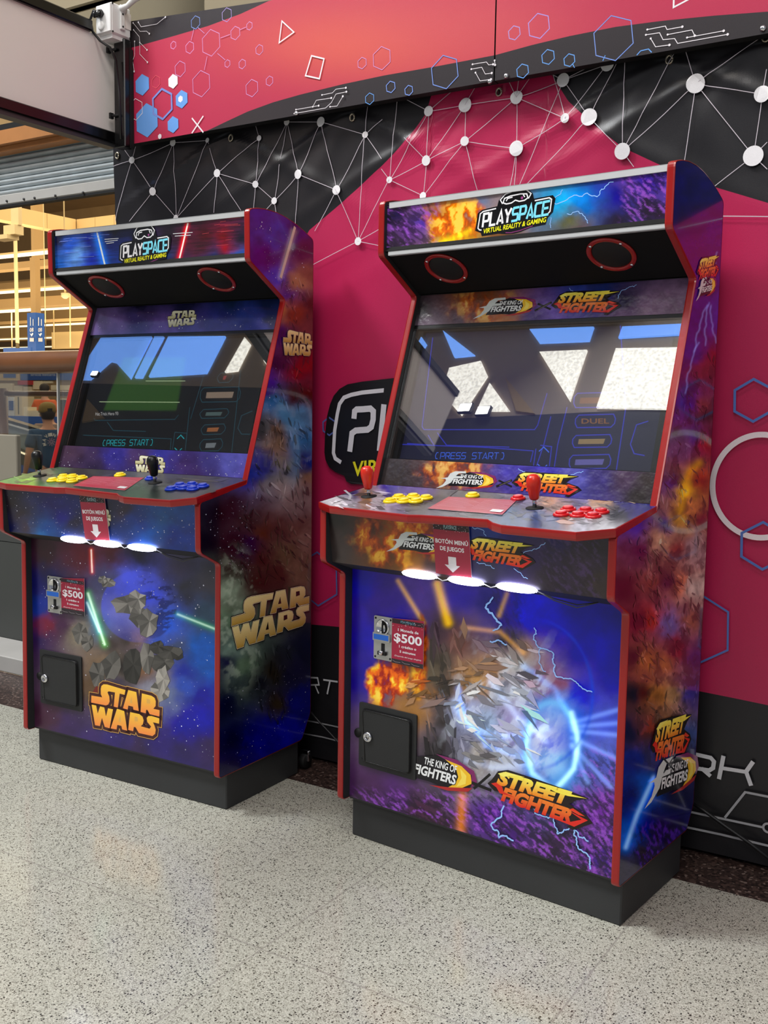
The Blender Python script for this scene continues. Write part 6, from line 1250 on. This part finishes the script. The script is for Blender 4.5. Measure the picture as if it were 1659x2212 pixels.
def corner_box(mb, y, xa, xc, xb, yt, yb_, mt):
    c_ = on_y(y, xc, yb_); a_ = on_y(y, xa, yb_); b_ = on_x(float(c_[0]), xb, yb_); mb.box(float(a_[0]), float(c_[0]), y, float(b_[1]), float(on_y(y, xc, yb_)[2]), float(on_y(y, xc, yt)[2]), mt)
t = empty('store_column', (float(on_y(17, 78, 760)[0]), 17, ZS)); m = MB(); corner_box(m, 17, 68, 79, 90, 555, 760, 'tan'); _c = on_y(17, 79, 760); m.box(float(on_y(17, 68, 760)[0]), float(_c[0]), 17, 17.3, ZS, float(_c[2]), 'tan'); m.box(float(on_y(17, 68, 560)[0]), float(_c[0]), 17, 17.3, float(on_y(17, 79, 555)[2]), 13.0, 'tan'); o = m.build('shaft', t); o.location = -t.location
tag(t, 'tan square store column carrying a blue sign with numbers and arrows', 'column')
m = MB(); corner_box(m, 16.6, 60, 78, 97, 675, 758, 'signblue'); sg_ = m.build('aisle_sign', t); sg_.location = -t.location
XC_ = float(on_y(16.6, 78, 758)[0])
for (x, s_) in ((66, 0), (83, 1)):
    if s_ == 0: A = Art(lambda u, v, o: np.stack([u, 16.59 - o + 0 * u, v + 0 * u], 1), lambda px, py: (on_y(16.59, px, py)[0], on_y(16.59, px, py)[2]), m='paper', ppm=88)
    else: A = Art(lambda u, v, o: np.stack([XC_ + .01 + o + 0 * u, u, v + 0 * u], 1), lambda px, py: (on_x(XC_ + .01, px, py)[1], on_x(XC_ + .01, px, py)[2]), m='paper', ppm=88)
    A.dl = .002
    for dx, d in ((0, -5), (6, -1)): A.stroke([(x + dx, 703), (x + dx, 691 + d)], 2.4, (190, 196, 206))
    A.text('08', (x - 1, 717), (x + 7, 716), (x - 1, 709), (200, 200, 206), off=.02); A.poly([(x - 1, 720), (x + 2, 722), (x + 5, 719), (x + 7, 721), (x + 3, 727)], (226, 226, 230)); A.poly([(x - 1, 730), (x + 8, 730), (x + 8, 738), (x - 1, 738)], (190, 186, 190))
    A.build('lettering', sg_)
tag(sg_, 'blue two-sided sign with numbers and arrows', None)
m = MB(); l = rect_at(m, 14.1, 8, 751, 66, 797, .05, 'signblue'); o = m.build('blue_shelf_header', None, loc=l); tag(o, 'low dark blue header strip just above the log handrail', 'sign')
m = MB(); p = on_y(13, 141, 645); m.lathe([(.03, 0), (.07, .03), (.075, .10), (.03, .10)], p, (0, 0, 1), 'postpaint', n=12); m.tube([tuple(p + np.array([0, 0, .1])), tuple(p + np.array([0, 0, .32]))], .02, 'postpaint', n=8); o = m.build('ceiling_sensor', None, loc=p); tag(o, 'small pale ceiling sensor hanging beside the hood of the left cabinet', 'sensor')
m = MB(); p = on_y(9.5, 26, 495); m.box(p[0] - .12, p[0] + .12, 9.45, 9.6, p[2] - .08, p[2] + .05, 'postpaint'); m.box(p[0] - .02, p[0] + .14, 9.5, 9.56, p[2] + .05, p[2] + .40, 'postpaint'); m.box(p[0] - .30, p[0] + .02, 9.4, 9.6, p[2] - .14, p[2] - .08, 'postpaint'); o = m.build('floodlight_fitting', None, loc=p); tag(o, 'pale lamp fitting under the bulkhead at the left picture edge', 'lamp')
# sign band and shelving under the handrail
def planar(y): return (lambda u, v, o: np.stack([u, y - o + 0 * u, v + 0 * u], 1)), (lambda px, py: (on_y(y, px, py)[0], on_y(y, px, py)[2]))
t = empty('service_sign', tuple(on_y(14, 44, 821))); m = MB(); rect_at(m, 14.04, 44, 800, 200, 821, .06, 'signblue'); o = m.build('panel', t); o.location = -t.location
A = Art(*planar(14.03), m='paper', ppm=105); A.dl = .004; A.text('servicios financieros', (67, 812), (120, 812), (67, 806), (196, 206, 220)); o = A.build('lettering', t); o.location = -t.location
tag(t, 'blue store sign reading servicios financieros below the log handrail', 'sign')
m = MB(); l = rect_at(m, 14.06, -20, 800, 42, 822, .04, 'cream'); rect_at(m, 14.05, 7, 802, 33, 816, .01, 'signblue'); o = m.build('wall_poster', None, loc=l); tag(o, 'cream framed poster with a blue picture left of the blue service sign', 'poster')
m = MB(); MT['signred'] = mat('sign_red', (176, 30, 26), .5); l = rect_at(m, 14.02, 38, 822, 70, 831, .08, 'signred'); A2 = l; o = m.build('red_sign', None, loc=l); tag(o, 'small red sign under the blue service sign', 'sign')
MT['boxcream'] = mat('cream_cartons', (222, 206, 172), .7, noise=.08, nscale=6)
ZC_ = float(on_y(11.2, 50, 899)[2])
for (y, x0, y0_, x1, y1_, mt, nm, lb, th) in ((14.04, 71, 823, 92, 841, 'boxcream', 'wall_cabinet', 'cream wall cabinet right of the small red sign', .06), (14.06, 94, 823, 112, 828, 'boxcream', 'paper_card', 'narrow cream card on the wall beside the cream wall cabinet', .04), (14.06, 29, 833, 48, 844, 'boxcream', 'framed_notice', 'cream notice in a thin frame above the thin log rail', .04), (14.06, -20, 828, 27, 850, 'boxcream', 'framed_notice', 'wide cream notice behind the log post', .04), (14.06, 50, 835, 68, 846, 'boxcream', 'framed_notice', 'small cream notice just above the thin log rail', .04), (14.06, 110, 832, 200, 843, 'boxcream', 'wall_grille', 'cream slatted grille beside the red cabinet edge', .04),
   (13.5, 16, 857, 29, None, 'white_pl', 'water_dispenser', 'white dispenser with a blue picture behind the log post', .3), (13.5, 33, 856, 47, None, 'boxcream', 'cupboard', 'cream two-door cupboard beside the white dispenser', .3), (11.25, 51, 879, 58, 0, 'boxcream', 'carton', 'cream carton standing on the blue counter, taller of the pair', .2), (11.25, 59.5, 887, 66, 0, 'boxcream', 'carton', 'cream carton standing on the blue counter, lower of the pair', .2), (13.9, 52, 862, 88, None, 'clad', 'dark_shelf', 'dark shelf unit behind the cream cartons', .15), (13.9, 122, 862, 200, None, 'clad', 'dark_shelf', 'dark shelf unit beside the red cabinet edge', .15)):
    yb_ = y1_ if y1_ else 900
    m = MB(); a_ = on_y(y, x0, yb_); b_ = on_y(y, x1, y0_); zlo = ZS if y1_ is None else (ZC_ if y1_ == 0 else float(on_y(y, (x0 + x1) / 2, y1_)[2])); m.box(float(a_[0]), float(b_[0]), y, y + th, zlo, float(on_y(y, (x0 + x1) / 2, y0_)[2]), mt); l = (float(a_[0]), y, zlo)
    if nm == 'water_dispenser': rect_at(m, y - .02, 19, 866, 27, 886, .02, 'signblue')
    if nm == 'cupboard': rect_at(m, y - .006, 39, 857, 39.8, 895, .006, 'deep')
    if nm == 'dark_shelf': rect_at(m, y - .02, x0, 861, x1, 864, .3, 'boxcream')
    o = m.build(nm, None, loc=l); tag(o, lb, nm.replace('_', ' '))
m = MB(); _a = on_y(11.2, 14, 899); _b = on_y(11.2, 92, 899); l = (float(_a[0]), 11.2, ZS); m.box(float(_a[0]), float(_b[0]), 11.2, 11.6, ZS, ZC_, 'signblue'); o = m.build('store_counter', None, loc=l); tag(o, 'blue store counter front behind the escalator handrail', 'counter')
MT['orange'] = mat('orange_cloth', (224, 104, 54), .7)
# lower wall of the store behind everything
m = MB(); _l = on_y(14.1, -80, 797); _r = on_y(14.1, 260, 797); m.box(float(_l[0]), float(_r[0]), 14.1, 14.3, ZS, float(on_y(14.1, 40, 797)[2]), 'tan'); struct(m.build('wall_store_low'))

# ================================================================== PEOPLE
def skin_mesh(name, verts, edges, rad, mt, parent=None, sub=2, root=0):
    me = bpy.data.meshes.new(name); me.from_pydata(verts, edges, []); o = bpy.data.objects.new(name, me); COL.objects.link(o); me.materials.append(MT[mt])
    md = o.modifiers.new('skin', 'SKIN'); md.use_smooth_shade = True
    for i, r in enumerate(rad): sv = me.skin_vertices[0].data[i]; sv.radius = r if isinstance(r, tuple) else (r, r); sv.use_root = (i == root)
    s_ = o.modifiers.new('sub', 'SUBSURF'); s_.levels = sub; s_.render_levels = sub
    if parent: o.parent = parent
    return o
MT['skin'] = mat('skin', (206, 150, 120), .55); MT['hair'] = mat('dark_hair', (40, 28, 22), .7, bump=.4, bscale=120)
def person(loc, rz, shirt, legs, cap=None, label='', name='person', k=1.0, hood=None):
    t = empty(name, loc, rz); t.scale = (k, k, k)
    V = [(0, 0, .95), (0, .0, 1.12), (0, -.005, 1.32), (0, .02, 1.45), (0, .01, 1.52), (0, -.015, 1.585), (0, -.01, 1.665)]; R_ = [(.13, .10), (.12, .095), (.15, .10), (.075, .065), .052, (.070, .082), (.074, .088)]
    E_ = [(0, 1), (1, 2), (2, 3), (3, 4), (4, 5), (5, 6)]
    def chain(start, pts_, rr):
        a = start
        for p, r in zip(pts_, rr): V.append(p); R_.append(r); E_.append((a, len(V) - 1)); a = len(V) - 1
        return a
    for s_ in (1, -1):
        h = chain(2, [(s_ * .17, .01, 1.40), (s_ * .235, .03, 1.15), (s_ * .235, -.10, .955), (s_ * .23, -.15, .90)], [.058, .043, .028, (.036, .020)])
        for q, (dx, l) in enumerate(((-.030, .055), (-.012, .075), (.004, .08), (.020, .075), (.034, .058))):
            chain(h, [(s_ * (.23 + dx), -.175, .885), (s_ * (.23 + dx * 1.15), -.19 - l * .4, .87 - l * .5)], [.010, .008])
        chain(0, [(s_ * .09, .0, .88), (s_ * .10, -.02, .50), (s_ * .10, .02, .09), (s_ * .10, -.13, .045)], [.085, .060, .040, .036])
    skin_mesh('body', V, E_, R_, 'skin', t)
    Vs = [(0, 0, .93), (0, 0, 1.12), (0, -.005, 1.31), (0, .02, 1.44)]; Rs = [(.165, .125), (.15, .118), (.175, .122), (.085, .07)]; Es = [(0, 1), (1, 2), (2, 3)]
    for s_ in (1, -1): n = len(Vs); Vs += [(s_ * .175, .01, 1.39), (s_ * .225, .025, 1.21)]; Rs += [.078, .070]; Es += [(2, n), (n, n + 1)]
    skin_mesh('shirt', Vs, Es, Rs, shirt, t)
    Vl = [(0, 0, .95), (.09, 0, .86), (.10, -.02, .50), (.10, .015, .12), (-.09, 0, .86), (-.10, -.02, .50), (-.10, .015, .12)]; skin_mesh('trousers', Vl, [(0, 1), (1, 2), (2, 3), (0, 4), (4, 5), (5, 6)], [(.15, .12), .10, .078, .06, .10, .078, .06], legs, t)
    m = MB(); pr = [(.0, .105), (.04, .10), (.07, .08), (.088, .05), (.092, .01), (.088, -.03), (.07, -.075), (.05, -.09)] if not cap else [(.088, .02), (.091, -.01), (.086, -.045), (.06, -.085)]
    m.lathe(pr, (0, .012, 1.645), (0, .15 if not cap else 0, 1), hood or 'hair', n=20); m.build('hair', t)
    for s_ in (1, -1):
        m = MB(); m.lathe([(0, -.004), (.018, -.004), (.024, .004), (.015, .010), (0, .006)], (s_ * .080, .01, 1.615), (s_, .3, 0), 'skin', n=12); m.build('ear', t)
    m = MB(); m.tube([(0, -.088, 1.64), (0, -.108, 1.605), (0, -.092, 1.60)], [.008, .014, .008], 'skin', n=8); m.build('nose', t)
    if cap:
        m = MB(); m.lathe([(.100, -.02), (.100, .01), (.094, .05), (.072, .085), (.035, .102), (0, .106)], (0, .0, 1.66), (0, .05, 1), cap, n=24); m.prism([(-.07, -.07), (-.06, -.13), (0, -.165), (.06, -.13), (.07, -.07)], 1.645, 1.652, 2, cap); m.box(-.028, .028, .088, .103, 1.655, 1.69, 'deep'); m.build('cap', t)
    tag(t, label, 'person'); return t
MT['navy'] = mat('blue_tshirt_cloth', (48, 78, 112), .85, noise=.08, nscale=20); MT['jeans'] = mat('dark_trousers', (40, 44, 56), .85); MT['olive'] = mat('olive_cap_cloth', (128, 104, 44), .8); MT['taupe'] = mat('taupe_hood_cloth', (120, 100, 90), .85)
hp = on_y(8.05, 102, 893)
pr_ = person((float(hp[0]), 8.05, float(hp[2]) - 1.63), math.radians(-112), 'navy', 'jeans', 'olive', 'person in a blue printed T-shirt and olive cap seen from behind on the escalator')
f_ = lambda u, v, o: np.stack([u, .128 + np.asarray(o) - .35 * u * u, v + 0 * u], 1)
A = Art(f_, lambda a, b2: (a, b2), m='paper', ppm=1.0); A.dl = .0006
for i, ch in enumerate('MAVIN'):
    th = math.radians(200 - 34 * i); cx, cz = -.0 + .085 * math.cos(th), 1.30 + .085 * math.sin(th); V, F = text_norm(ch, .03); q = (V - .5) * np.array([.030, .036]); a = th - math.pi / 2; q = np.stack([q[:, 0] * math.cos(a) - q[:, 1] * math.sin(a), q[:, 0] * math.sin(a) + q[:, 1] * math.cos(a)], 1)
    q[:, 0] *= 1; q = q + np.array([cx, cz]); q[:, 0] *= -1; A.put(q, [f[::-1] for f in F], (226, 222, 214))
for k in range(9):
    th = 2 * math.pi * k / 9; A.stroke([(.0 + .012 * math.cos(th), 1.30 + .012 * math.sin(th)), (.045 * math.cos(th + .4), 1.30 + .05 * math.sin(th + .4))], .008, (170, 140, 160))
sh = A.build('shirt_print', pr_)
hq = on_y(9.6, 107, 884); person((float(hq[0]), 9.6, ZS), math.radians(-150), 'taupe', 'jeans', None, 'person with a taupe hood standing just beyond the capped person', hood='taupe', k=1.0)
hq = on_y(12.7, 97, 842); person((float(hq[0]), 12.7, float(hq[2]) - 1.63), math.radians(-160), 'orange', 'jeans', None, 'farthest person, only dark hair showing above the thin log rail')
struct_steps = MB(); struct_steps.box(float(hp[0]) - .6, float(hp[0]) + .6, 7.7, 8.5, ZS, float(hp[2]) - 1.63, 'escsteel'); struct(struct_steps.build('trim_landing'))
q3 = struct_steps = MB(); q3.box(float(hq[0]) - .6, float(hq[0]) + .6, 12.3, 13.2, ZS, max(ZS + .02, float(hq[2]) - 1.63), 'storefloor'); struct(q3.build('trim_platform'))

# ================================================================== CLERESTORY BEHIND THE VIEWER (seen in the monitor glass)
MT['skypane'] = mat('sky_pane', (60, 110, 220), .4, emit=(196, 222, 255), estr=1.0); 
b = MT['skypane'].node_tree.nodes['Principled BSDF']; b.inputs['Emission Color'].default_value = (.42, .95, 2.4, 1); b.inputs['Emission Strength'].default_value = 1.15
MT['sunwall_glow'] = mat('glowing_sunlit_wall', (230, 226, 214), .6, emit=(255, 252, 240), estr=2.7)  # stands for the sunlit wall outside, made to glow by itself
nt = MT['sunwall_glow'].node_tree; nn_ = nt.nodes.new('ShaderNodeTexNoise'); nn_.inputs['Scale'].default_value = 26; nn_.inputs['Detail'].default_value = 6; tc_ = nt.nodes.new('ShaderNodeTexCoord'); nt.links.new(tc_.outputs['Object'], nn_.inputs['Vector']); mr_ = nt.nodes.new('ShaderNodeMapRange'); mr_.inputs[1].default_value = .3; mr_.inputs[2].default_value = .7; mr_.inputs[3].default_value = 1.7; mr_.inputs[4].default_value = 3.6; nt.links.new(nn_.outputs['Fac'], mr_.inputs[0]); nt.links.new(mr_.outputs[0], nt.nodes['Principled BSDF'].inputs['Emission Strength'])
MT['truss'] = mat('brown_truss', (176, 158, 140), .6, noise=.15, nscale=1.2); MT['darkwall'] = mat('dark_gallery_wall', (60, 60, 60), .7, noise=.15, nscale=1.0); MT['flood'] = mat('flood_lens', (255, 255, 250), .4, emit=(255, 255, 250), estr=45.0); MT['tanlit'] = mat('tan_gable', (190, 160, 110), .7)
m = MB(); m.box(-12.5, -3.2, -4.25, -4.1, 6.12, 8.4, 'truss'); m.box(-12.5, -3.2, -4.25, -4.1, 3.2, 6.12, 'darkwall'); struct(m.build('wall_front'))
m = MB()
for x in (-12.4, -3.4): m.box(x - .15, x + .15, -4.4, -4.1, 0, 3.2, 'darkwall')
struct(m.build('trim_columns'))
wn = 0
for mt, polys in (('skypane', ([(-8.37, 7.64), (-7.61, 7.13), (-7.95, 7.13)], [(-6.9, 7.48), (-5.95, 7.4), (-5.94, 7.18), (-6.66, 7.23)], [(-5.55, 7.35), (-4.6, 7.28), (-4.6, 7.13), (-5.55, 7.18)], [(-10.95, 6.95), (-10.0, 6.95), (-9.97, 6.2), (-10.4, 6.48), (-10.51, 6.5), (-10.70, 6.17), (-11.0, 6.17)], [(-9.95, 6.95), (-9.78, 6.95), (-9.77, 6.22), (-9.9, 6.22)], [(-9.7, 6.95), (-8.71, 6.95), (-8.71, 6.32), (-9.66, 6.24)], [(-8.72, 7.57), (-8.56, 7.42), (-8.60, 7.2), (-8.74, 7.2)])),
                  ('sunwall_glow', ([(-7.95, 6.95), (-7.47, 7.02), (-7.26, 6.76), (-7.41, 6.15), (-7.89, 6.53)], [(-7.17, 6.64), (-6.69, 6.18), (-7.19, 6.21)], [(-6.6, 7.08), (-5.92, 7.04), (-5.89, 6.28)], [(-5.53, 7.02), (-4.65, 6.94), (-4.55, 6.09), (-5.5, 6.16)], [(-8.38, 6.93), (-8.23, 6.81), (-8.23, 6.37), (-8.42, 6.34)])),
                  ('tanlit', ([(-6.98, 6.73), (-6.31, 6.12), (-6.59, 6.17)], [(-10.54, 5.83), (-10.05, 5.53), (-10.4, 5.44)]))):
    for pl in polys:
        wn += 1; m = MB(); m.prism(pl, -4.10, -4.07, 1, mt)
        o = struct(m.build('window_view_%d' % wn))  # sky and sunlit wall outside are put in as glowing panes
for a, b2 in (((-9.0, 7.9), (-7.0, 5.6)), ((-8.55, 5.4), (-5.4, 8.2))):
    pass
for x, z, lb in ((-7.33, 6.21, 'bright floodlight head on the clerestory sill, left of the pair behind the viewer'), (-7.03, 6.15, 'bright floodlight head on the clerestory sill, right of the pair behind the viewer'), (-10.59, 6.22, 'small floodlight head on the far clerestory sill behind the viewer')):
    k = .6 if x < -10 else 1
    t = empty('floodlight', (x, -4.0, z)); m = MB(); m.box(-.10 * k, .10 * k, -.05, .0, -.07 * k, .07 * k, 'gloss_black', bev=.004); m.build('housing', t); m = MB(); m.box(-.085 * k, .085 * k, .0, .004, -.055 * k, .055 * k, 'flood'); m.build('lens', t); tag(t, lb, 'floodlight', 'floodlights behind the viewer')
